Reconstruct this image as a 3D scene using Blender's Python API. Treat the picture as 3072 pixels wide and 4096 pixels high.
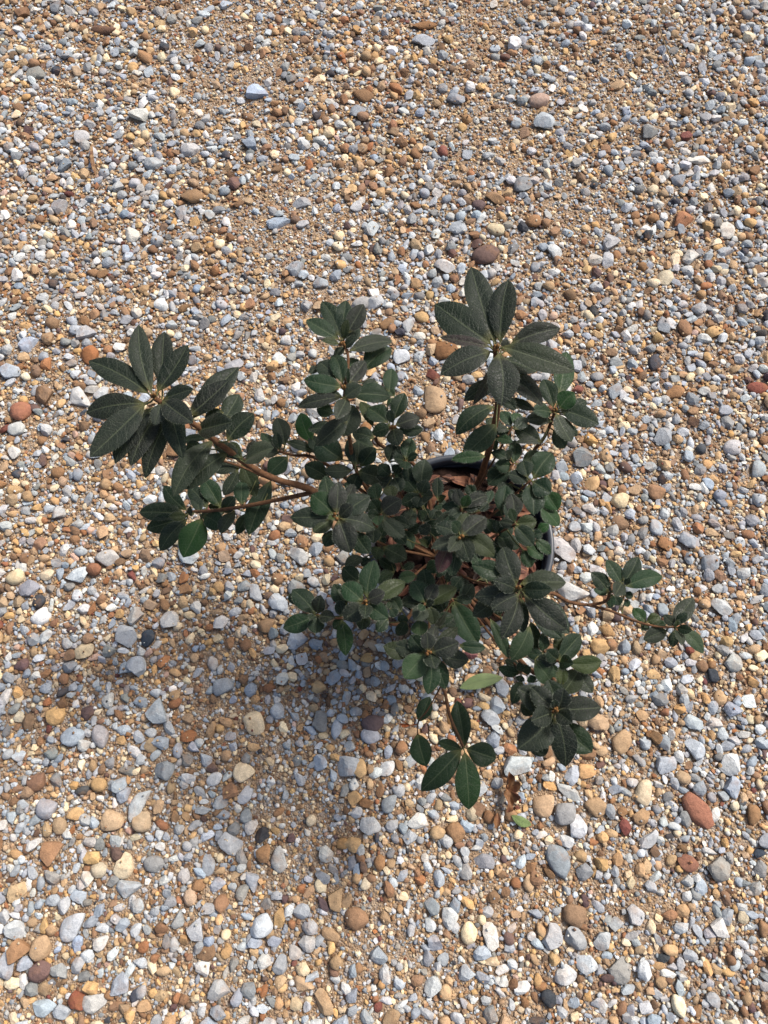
import bpy, bmesh, math, random
import numpy as np
from mathutils import Vector, Matrix, noise

for o in list(bpy.data.objects):
    bpy.data.objects.remove(o)
random.seed(11)
RNG = np.random.default_rng(7)
scene = bpy.context.scene
COL = scene.collection

# ------------------------------------------------------------------ camera
FPX, PW, PH = 2800.0, 3072.0, 4096.0       # focal length in photo pixels
TILT = math.radians(17.0)                   # forward tilt from straight down
CAMH = 0.85
cam_d = bpy.data.cameras.new('camera')
cam_d.sensor_fit = 'VERTICAL'; cam_d.sensor_height = 36.0
cam_d.lens = 36.0 * FPX / PH
cam_d.clip_start = 0.01; cam_d.clip_end = 500
cam = bpy.data.objects.new('camera', cam_d); COL.objects.link(cam)
cam.location = (0, 0, CAMH); cam.rotation_euler = (TILT, 0, 0)
scene.camera = cam

# ------------------------------------------------------------------ sky, sun, exposure
SUN_EL, SUN_AZ = math.radians(48), math.radians(48)      # azimuth from +Y towards +X
world = bpy.data.worlds.new('World'); scene.world = world; world.use_nodes = True
wn = world.node_tree.nodes; wl = world.node_tree.links; wn.clear()
sky = wn.new('ShaderNodeTexSky'); sky.sky_type = 'NISHITA'; sky.sun_disc = False
sky.sun_elevation = SUN_EL; sky.sun_rotation = SUN_AZ
sky.air_density = 1.0; sky.dust_density = 4.0; sky.ozone_density = 1.0
bg = wn.new('ShaderNodeBackground'); bg.inputs['Strength'].default_value = 0.105
wo = wn.new('ShaderNodeOutputWorld')
wl.new(sky.outputs[0], bg.inputs[0]); wl.new(bg.outputs[0], wo.inputs[0])
sun_d = bpy.data.lights.new('sun', 'SUN'); sun_d.energy = 3.0; sun_d.angle = math.radians(13)
sun_d.color = (1.0, 0.955, 0.89)
sun = bpy.data.objects.new('sun', sun_d); COL.objects.link(sun)
S = Vector((math.cos(SUN_EL)*math.sin(SUN_AZ), math.cos(SUN_EL)*math.cos(SUN_AZ), math.sin(SUN_EL)))
sun.rotation_euler = S.to_track_quat('Z', 'Y').to_euler(); sun.location = S*5
vs = scene.view_settings
vs.view_transform = 'Standard'; vs.look = 'None'; vs.gamma = 1; vs.use_curve_mapping = False
vs.exposure = 0.63

# ------------------------------------------------------------------ helpers
RX = Matrix.Rotation(TILT, 3, 'X')
def at(u, v, h):
    """the point at height h (metres) that the photograph shows at (u, v)"""
    d = RX @ Vector(((u-PW/2)/FPX, -(v-PH/2)/FPX, -1.0))
    s = (h-CAMH)/d.z
    return Vector((0, 0, CAMH)) + d*s
def mpp(p):                       # metres per photo pixel at point p
    return -((RX.transposed() @ (p-Vector((0, 0, CAMH)))).z)/FPX
def lin(r, g, b, k=1.0):
    f = lambda c: ((c/255+0.055)/1.055)**2.4 if c > 10 else c/255/12.92
    return (f(r)*k, f(g)*k, f(b)*k)
def link(name, me, mat=None, parent=None):
    o = bpy.data.objects.new(name, me); COL.objects.link(o)
    if mat is not None and me is not None and not me.materials: me.materials.append(mat)
    if parent is not None: o.parent = parent; o.matrix_parent_inverse = parent.matrix_world.inverted()
    return o
def tag(o, label=None, cat=None, group=None, kind=None):
    if label: o['label'] = label
    if cat: o['category'] = cat
    if group: o['group'] = group
    if kind: o['kind'] = kind
    return o
def empty(name, loc):
    o = bpy.data.objects.new(name, None); COL.objects.link(o); o.location = loc
    o.empty_display_size = 0.02
    bpy.context.view_layer.update()
    return o
def mesh(name, verts, faces, smooth=True):
    me = bpy.data.meshes.new(name); me.from_pydata([tuple(v) for v in verts], [], faces); me.update()
    if smooth:
        me.polygons.foreach_set('use_smooth', [True]*len(me.polygons))
    return me

# ------------------------------------------------------------------ materials
class NT:
    def __init__(s, name):
        s.m = bpy.data.materials.new(name); s.m.use_nodes = True
        s.t = s.m.node_tree; s.t.nodes.clear()
        s.out = s.n('ShaderNodeOutputMaterial')
    def n(s, typ, **kw):
        nd = s.t.nodes.new(typ)
        for k, v in kw.items():
            if k.startswith('_'): setattr(nd, k[1:], v)
            else: s.set(nd.inputs[k.replace('__', ' ')], v)
        return nd
    def set(s, sock, v):
        if isinstance(v, bpy.types.NodeSocket): s.t.links.new(v, sock)
        elif isinstance(v, bpy.types.Node): s.t.links.new(v.outputs[0], sock)
        else: sock.default_value = v
    def math(s, op, a, b=None, c=None):
        nd = s.t.nodes.new('ShaderNodeMath'); nd.operation = op
        for i, v in enumerate((a, b, c)):
            if v is not None: s.set(nd.inputs[i], v)
        return nd.outputs[0]
    def mix(s, fac, a, b, mode='MIX'):
        nd = s.t.nodes.new('ShaderNodeMix'); nd.data_type = 'RGBA'; nd.blend_type = mode
        for sock, v in ((nd.inputs[0], fac), (nd.inputs[6], a), (nd.inputs[7], b)):
            if isinstance(v, tuple) and len(v) == 3: v = v+(1,)
            s.set(sock, v)
        return nd.outputs[2]
    def ramp(s, fac, stops):
        nd = s.t.nodes.new('ShaderNodeValToRGB'); s.set(nd.inputs[0], fac)
        e = nd.color_ramp.elements
        while len(e) < len(stops): e.new(0.5)
        for el, (p, c) in zip(e, stops):
            el.position = p; el.color = c+(1,) if len(c) == 3 else c
        return nd.outputs[0]
    def noise(s, scale, detail=3, vec=None, rough=0.55):
        nd = s.t.nodes.new('ShaderNodeTexNoise')
        nd.inputs['Scale'].default_value = scale; nd.inputs['Detail'].default_value = detail
        nd.inputs['Roughness'].default_value = rough
        if vec is not None: s.set(nd.inputs['Vector'], vec)
        return nd.outputs[0]
    def bump(s, h, strength, dist, normal=None):
        nd = s.t.nodes.new('ShaderNodeBump'); nd.inputs['Strength'].default_value = strength
        nd.inputs['Distance'].default_value = dist; s.set(nd.inputs['Height'], h)
        if normal is not None: s.set(nd.inputs['Normal'], normal)
        return nd.outputs[0]

def stone_mat(name, from_object):
    k = NT(name)
    if from_object:
        oi = k.n('ShaderNodeObjectInfo'); col = oi.outputs['Color']; rnd = oi.outputs['Random']
        tc = k.n('ShaderNodeNewGeometry').outputs['Position']
    else:
        a = k.n('ShaderNodeAttribute', _attribute_name='col'); col = a.outputs['Color']
        tc = k.n('ShaderNodeTexCoord').outputs['Object']
    n1 = k.noise(170, 4, tc, 0.6); n2 = k.noise(900, 3, tc, 0.7); n3 = k.noise(60, 3, tc)
    f = k.math('MULTIPLY_ADD', n1, 0.95, 0.54)
    f = k.math('MULTIPLY', f, k.math('MULTIPLY_ADD', n2, 1.0, 0.52))
    fc = k.n('ShaderNodeCombineColor', Red=f, Green=f, Blue=f)
    c = k.mix(1.0, col, fc.outputs[0], 'MULTIPLY')
    stain = k.ramp(n3, [(0.53, (0, 0, 0)), (0.68, (1, 1, 1))])
    sm = k.math('MULTIPLY', stain, 0.28)
    c = k.mix(sm, c, lin(148, 108, 70))
    nb = k.bump(n1, 0.8, 0.0018); nb = k.bump(n2, 0.8, 0.0006, nb)
    p = k.n('ShaderNodeBsdfPrincipled', Base__Color=c, Roughness=0.82, Normal=nb)
    p.inputs['Specular IOR Level'].default_value = 0.25
    k.set(k.out.inputs[0], p); return k.m
M_STONE = stone_mat('stone', True)
M_GRAVEL = stone_mat('gravel', False)

def ground_mat():
    k = NT('sandy_ground')
    tc = k.n('ShaderNodeTexCoord').outputs['Object']
    v = k.n('ShaderNodeTexVoronoi', Vector=tc, Scale=420.0); v2 = k.n('ShaderNodeTexVoronoi', Vector=tc, Scale=130.0)
    sep = k.n('ShaderNodeSeparateColor', Color=v.outputs['Color'])
    c = k.ramp(sep.outputs[0], [(0.0, lin(100, 82, 66)), (0.35, lin(142, 120, 98)), (0.6, lin(166, 144, 120)), (0.85, lin(190, 172, 148)), (1.0, lin(182, 176, 164))])
    sep2 = k.n('ShaderNodeSeparateColor', Color=v2.outputs['Color'])
    c2 = k.ramp(sep2.outputs[0], [(0.0, lin(110, 80, 56)), (0.4, lin(140, 108, 78)), (0.7, lin(168, 140, 108)), (1.0, lin(160, 162, 164))])
    c = k.mix(0.35, c, c2)
    n = k.noise(9, 4, tc)
    c = k.mix(k.math('MULTIPLY', n, 0.5), c, lin(150, 128, 106))
    h = k.math('SUBTRACT', 1.0, v.outputs['Distance'])
    nb = k.bump(h, 0.8, 0.003); nb = k.bump(k.noise(700, 3, tc), 0.5, 0.001, nb)
    p = k.n('ShaderNodeBsdfPrincipled', Base__Color=c, Roughness=0.95, Normal=nb)
    p.inputs['Specular IOR Level'].default_value = 0.1
    k.set(k.out.inputs[0], p); return k.m
M_GROUND = ground_mat()

def leaf_mat():
    k = NT('azalea_leaf')
    base = k.n('ShaderNodeAttribute', _attribute_name='col').outputs['Color']
    uv = k.n('ShaderNodeUVMap'); sx = k.n('ShaderNodeSeparateXYZ', Vector=uv.outputs[0])
    x, y = sx.outputs[0], sx.outputs[1]            # x across (0.5 = midrib), y along
    ax = k.math('ABSOLUTE', k.math('SUBTRACT', x, 0.5))
    mid = k.math('LESS_THAN', ax, k.math('MULTIPLY_ADD', y, -0.016, 0.030))
    tc = k.n('ShaderNodeTexCoord').outputs['Object']
    wob = k.math('MULTIPLY', k.noise(140, 2, tc), 0.30)
    t = k.math('ADD', k.math('MULTIPLY_ADD', ax, -2.1, k.math('MULTIPLY', y, 6.5)), wob)
    fr = k.math('ABSOLUTE', k.math('SUBTRACT', k.math('FRACT', t), 0.5))
    lat = k.ramp(fr, [(0.0, (1, 1, 1)), (0.055, (0, 0, 0))])
    cell = k.n('ShaderNodeTexVoronoi', Vector=tc, Scale=420.0, _feature='DISTANCE_TO_EDGE')
    net = k.ramp(cell.outputs['Distance'], [(0.0, (1, 1, 1)), (0.10, (0, 0, 0))])
    vein = k.math('MAXIMUM', mid, k.math('MULTIPLY', lat, 0.40))
    n1 = k.noise(75, 3, tc); n2 = k.noise(1500, 2, tc)
    c = k.mix(k.math('MULTIPLY', n1, 0.5), base, (0.011, 0.023, 0.012))
    c = k.mix(k.math('MULTIPLY', net, 0.10), c, (0.14, 0.18, 0.11))
    c = k.mix(k.math('MULTIPLY', vein, 0.24), c, (0.17, 0.20, 0.11))
    sp = k.ramp(n2, [(0.62, (0, 0, 0)), (0.74, (1, 1, 1))])
    c = k.mix(k.math('MULTIPLY', sp, 0.10), c, (0.18, 0.20, 0.17))
    bare = k.ramp(y, [(0.02, (1, 1, 1)), (0.17, (0, 0, 0))])
    c = k.mix(k.math('MULTIPLY', bare, 0.5), c, (0.15, 0.14, 0.04))
    hgt = k.math('ADD', k.math('MULTIPLY', vein, -1.0), k.math('MULTIPLY', net, -0.35))
    nb = k.bump(hgt, 0.6, 0.0008); nb = k.bump(n2, 0.35, 0.0003, nb)
    p = k.n('ShaderNodeBsdfPrincipled', Base__Color=c, Roughness=k.math('MULTIPLY_ADD', k.noise(40, 2, tc), 0.5, 0.26), Normal=nb)
    p.inputs['Specular IOR Level'].default_value = 0.22
    p.inputs['Sheen Weight'].default_value = 0.05; p.inputs['Sheen Roughness'].default_value = 0.4
    tr = k.n('ShaderNodeBsdfTranslucent', Color=k.mix(0.6, c, (0.10, 0.17, 0.03)))
    ms = k.n('ShaderNodeMixShader'); ms.inputs[0].default_value = 0.14
    k.set(ms.inputs[1], p.outputs[0]); k.set(ms.inputs[2], tr.outputs[0])
    k.set(k.out.inputs[0], ms); return k.m
M_LEAF = leaf_mat()

def simple_mat(name, col, rough=0.7, spec=0.3, nscale=60, namt=0.4, bump=0.3, bdist=0.0006, col2=None):
    k = NT(name)
    tc = k.n('ShaderNodeTexCoord').outputs['Object']
    n = k.noise(nscale, 5, tc, 0.65)
    c2 = col2 if col2 else tuple(x*0.55 for x in col)
    c = k.mix(k.ramp(n, [(0.35, (0, 0, 0)), (0.68, (1, 1, 1))]), col, c2)
    nb = k.bump(n, bump, bdist)
    p = k.n('ShaderNodeBsdfPrincipled', Base__Color=c, Roughness=rough, Normal=nb)
    p.inputs['Specular IOR Level'].default_value = spec
    k.set(k.out.inputs[0], p); return k.m
M_HAIR = simple_mat('pale_leaf_hair', (0.17, 0.19, 0.14), 0.6, 0.3)
M_STEM = simple_mat('brown_stem_bark', lin(106, 76, 53), 0.85, 0.15, 260, 0.5, 0.6, 0.001, lin(72, 50, 36))
M_STEMHAIR = simple_mat('rusty_stem_hair', lin(126, 98, 70), 0.7, 0.2)
M_POT = simple_mat('black_plastic', (0.036, 0.041, 0.052), 0.34, 0.55, 40, 0.3, 0.06, 0.0005, (0.048, 0.054, 0.066))
M_SOIL = simple_mat('dark_potting_mix', lin(50, 36, 30), 0.95, 0.1, 180, 0.5, 1.0, 0.004, lin(28, 20, 18))
M_TAG = simple_mat('pale_plastic', lin(176, 174, 190), 0.45, 0.4, 30, 0.2, 0.02, 0.0002, lin(160, 158, 176))
M_GRASS = simple_mat('dry_straw', lin(150, 124, 88), 0.8, 0.2)
M_HUSK = simple_mat('dry_flower', lin(150, 86, 50), 0.85, 0.15, 300, 0.5, 0.6, 0.001, lin(96, 50, 30))
def dead_mat():
    k = NT('dead_leaf')
    oi = k.n('ShaderNodeObjectInfo')
    uv = k.n('ShaderNodeUVMap'); sx = k.n('ShaderNodeSeparateXYZ', Vector=uv.outputs[0])
    ax = k.math('ABSOLUTE', k.math('SUBTRACT', sx.outputs[0], 0.5))
    mid = k.math('LESS_THAN', ax, 0.03)
    tc = k.n('ShaderNodeTexCoord').outputs['Object']
    n = k.noise(120, 4, tc)
    c = k.mix(k.ramp(n, [(0.4, (0, 0, 0)), (0.7, (1, 1, 1))]), oi.outputs['Color'], lin(84, 48, 36))
    c = k.mix(k.math('MULTIPLY', mid, 0.4), c, lin(180, 130, 92))
    nb = k.bump(k.noise(330, 3, tc), 0.5, 0.0008)
    p = k.n('ShaderNodeBsdfPrincipled', Base__Color=c, Roughness=0.7, Normal=nb)
    p.inputs['Specular IOR Level'].default_value = 0.3
    k.set(k.out.inputs[0], p); return k.m
M_DEAD = dead_mat()

# ------------------------------------------------------------------ ground sheet
def build_ground():
    me = mesh('ground', [(-60, -60, 0), (60, -60, 0), (60, 60, 0), (-60, 60, 0)], [(0, 1, 2, 3)], False)
    o = link('ground', me, M_GROUND); tag(o, kind='structure')
build_ground()

# ------------------------------------------------------------------ stones
def ico(sub):
    bm = bmesh.new(); bmesh.ops.create_icosphere(bm, subdivisions=sub, radius=1.0)
    bm.verts.ensure_lookup_table()
    v = np.array([x.co[:] for x in bm.verts]); f = np.array([[q.index for q in p.verts] for p in bm.faces])
    bm.free(); return v, f
def pebble(v, seed, angular):
    """unit stone: rounded river pebble or chipped crushed stone; extents about 1 in x and y"""
    r = np.random.default_rng(seed)
    p = v.copy()
    for _ in range(3):                                   # broad uneven swelling
        d = r.normal(size=3); d /= np.linalg.norm(d)
        p *= (1 + 0.26*r.uniform(-1, 1)*np.abs(p @ d)[:, None]**1.5*np.sign(p @ d)[:, None])
    ncut = r.integers(9, 15) if angular else r.integers(6, 10)
    for _ in range(ncut):                                # flat broken faces
        d = r.normal(size=3); d[2] *= 0.8; d /= np.linalg.norm(d)
        lim = r.uniform(0.46, 0.76) if angular else r.uniform(0.58, 0.86)
        q = p @ d; over = np.maximum(q-lim, 0)
        p -= (over*(0.97 if angular else 0.80))[:, None]*d
    p += r.normal(size=p.shape)*(0.012 if angular else 0.006)
    p -= (p.max(0)+p.min(0))/2
    p /= np.maximum(np.abs(p).max(0), 1e-3)
    return p
V1, F1 = ico(1); V2, F2 = ico(2); V3, F3 = ico(3)
NP_ = 14
P_HI = {True: [pebble(V3, 100+i, True) for i in range(NP_)], False: [pebble(V3, 300+i, False) for i in range(NP_)]}
P_MD = {True: [pebble(V2, 500+i, True) for i in range(NP_)], False: [pebble(V2, 700+i, False) for i in range(NP_)]}
P_LO = [pebble(V1, 900+i, i % 2 == 0) for i in range(NP_)]
PAL = {   # name: (sRGB, spread)
 'blue': (152, 156, 160), 'pale': (176, 177, 176), 'grey': (132, 132, 130), 'white': (202, 200, 194),
 'tan': (170, 142, 110), 'brown': (136, 105, 79), 'umber': (114, 89, 69), 'ochre': (184, 150, 106), 'cream': (208, 190, 158),
 'rust': (148, 104, 74), 'red': (112, 68, 58), 'pink': (180, 150, 132), 'dark': (66, 66, 70), 'plum': (98, 78, 74), 'terra': (134, 92, 72)}
CK = 1.0
def pick(big):
    if big: names, w = ('blue', 'pale', 'grey', 'white', 'tan', 'brown', 'ochre', 'cream', 'rust', 'red', 'dark', 'plum'), (34, 25, 10, 5, 9, 10, 4, 5, 1.5, .3, 1, 2)
    else: names, w = ('blue', 'pale', 'grey', 'white', 'tan', 'brown', 'umber', 'ochre', 'cream', 'rust', 'red', 'pink', 'dark', 'plum'), (16, 14, 7, 6, 20, 15, 7, 10, 13, 3.5, 0.4, 1.0, 1.0, 1.0)
    return random.choices(names, w)[0]
def shade(name):
    r, g, b = PAL[name]; k = CK*random.uniform(0.74, 1.20); w = random.gauss(0, 3); q = random.gauss(0, 1.2)
    j = lambda c: min(250, max(8, c))
    return lin(j(r+w), j(g+q), j(b-w), k)

X0, X1, Y0, Y1, CELL = -0.92, 0.92, -0.52, 1.42, 0.001
NX, NY = int((X1-X0)/CELL), int((Y1-Y0)/CELL)
OCC = np.zeros((NY, NX), bool); HGT = np.zeros((NY, NX), np.float32)
POTC = at(1845, 2163, 0.165); POTC.z = 0
iy, ix = np.ogrid[0:NY, 0:NX]
OCC |= ((X0+(ix+.5)*CELL-POTC.x)**2 + (Y0+(iy+.5)*CELL-POTC.y)**2) < 0.066**2   # the pot stands here
def stamp(x, y, a, b, th, zc, c, maxocc, force=False):
    """try to lay an ellipse on the ground; returns the support height or None"""
    R = max(a, b)
    i0, i1 = int((x-R-X0)/CELL), int((x+R-X0)/CELL)+1
    j0, j1 = int((y-R-Y0)/CELL), int((y+R-Y0)/CELL)+1
    if i0 < 0 or j0 < 0 or i1 >= NX or j1 >= NY: return None
    gx = X0+(np.arange(i0, i1)+.5)*CELL-x; gy = Y0+(np.arange(j0, j1)+.5)*CELL-y
    ct, st = math.cos(th), math.sin(th)
    q = ((gx[None, :]*ct+gy[:, None]*st)/a)**2+((-gx[None, :]*st+gy[:, None]*ct)/b)**2
    m = q < 1
    n = m.sum()
    if n == 0: return None
    occ = OCC[j0:j1, i0:i1]
    fr = (occ & m).sum()/n
    if fr > maxocc and not force: return None
    hg = HGT[j0:j1, i0:i1]
    sup = float(hg[m].mean())
    top = sup+zc+c*np.sqrt(np.maximum(0, 1-q))
    hg[m] = np.maximum(hg[m], top[m]); occ |= m
    return sup

SHARED = {}
def stone_mesh(ang, i):
    if (ang, i) not in SHARED:
        me = mesh('stone_shape', P_HI[ang][i], F3.tolist(), not ang)
        if ang: me.polygons.foreach_set('use_smooth', [True]*len(me.polygons)); me.set_sharp_from_angle(angle=math.radians(24))
        me.materials.append(M_STONE); SHARED[(ang, i)] = me
    return SHARED[(ang, i)]
WORDS = {'blue': 'blue-grey', 'pale': 'pale grey', 'grey': 'mid-grey', 'white': 'whitish', 'tan': 'tan', 'brown': 'brown', 'umber': 'dark brown',
 'ochre': 'ochre-yellow', 'cream': 'cream', 'rust': 'rust-orange', 'red': 'brick-red', 'pink': 'pinkish', 'dark': 'blackish', 'plum': 'plum-brown', 'terra': 'terracotta'}
NST = [0]; LANDMARK = []; UNNAMED = []
def big_stone(x, y, a, b, th, colname, ang, label=None, force=True, maxocc=0.12):
    c = min(a, b)*random.uniform(0.50, 0.72)
    zc = c*random.uniform(0.30, 0.55)
    sup = stamp(x, y, a, b, th, zc, c, maxocc, force)
    if sup is None: return None
    o = bpy.data.objects.new('stone', stone_mesh(ang, random.randrange(NP_))); COL.objects.link(o)
    o.location = (x, y, sup*0.7+zc); o.scale = (a, b, c); o.rotation_euler = (random.uniform(-.12, .12), random.uniform(-.12, .12), th)
    o.color = shade(colname)+(1,)
    kind = ('angular stone' if ang else 'rounded pebble')
    if max(a, b)/min(a, b) > 1.55: kind = 'elongated '+kind
    size = 'large' if a*b > 0.015**2 else 'medium'
    o['category'] = 'stone'
    if label: label, short = label.split('|'); o['label'] = label; LANDMARK.append((Vector((x, y, 0)), short))
    else: UNNAMED.append((o, f'{size} {WORDS[colname]} {kind}'))
    NST[0] += 1
    return o
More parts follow.
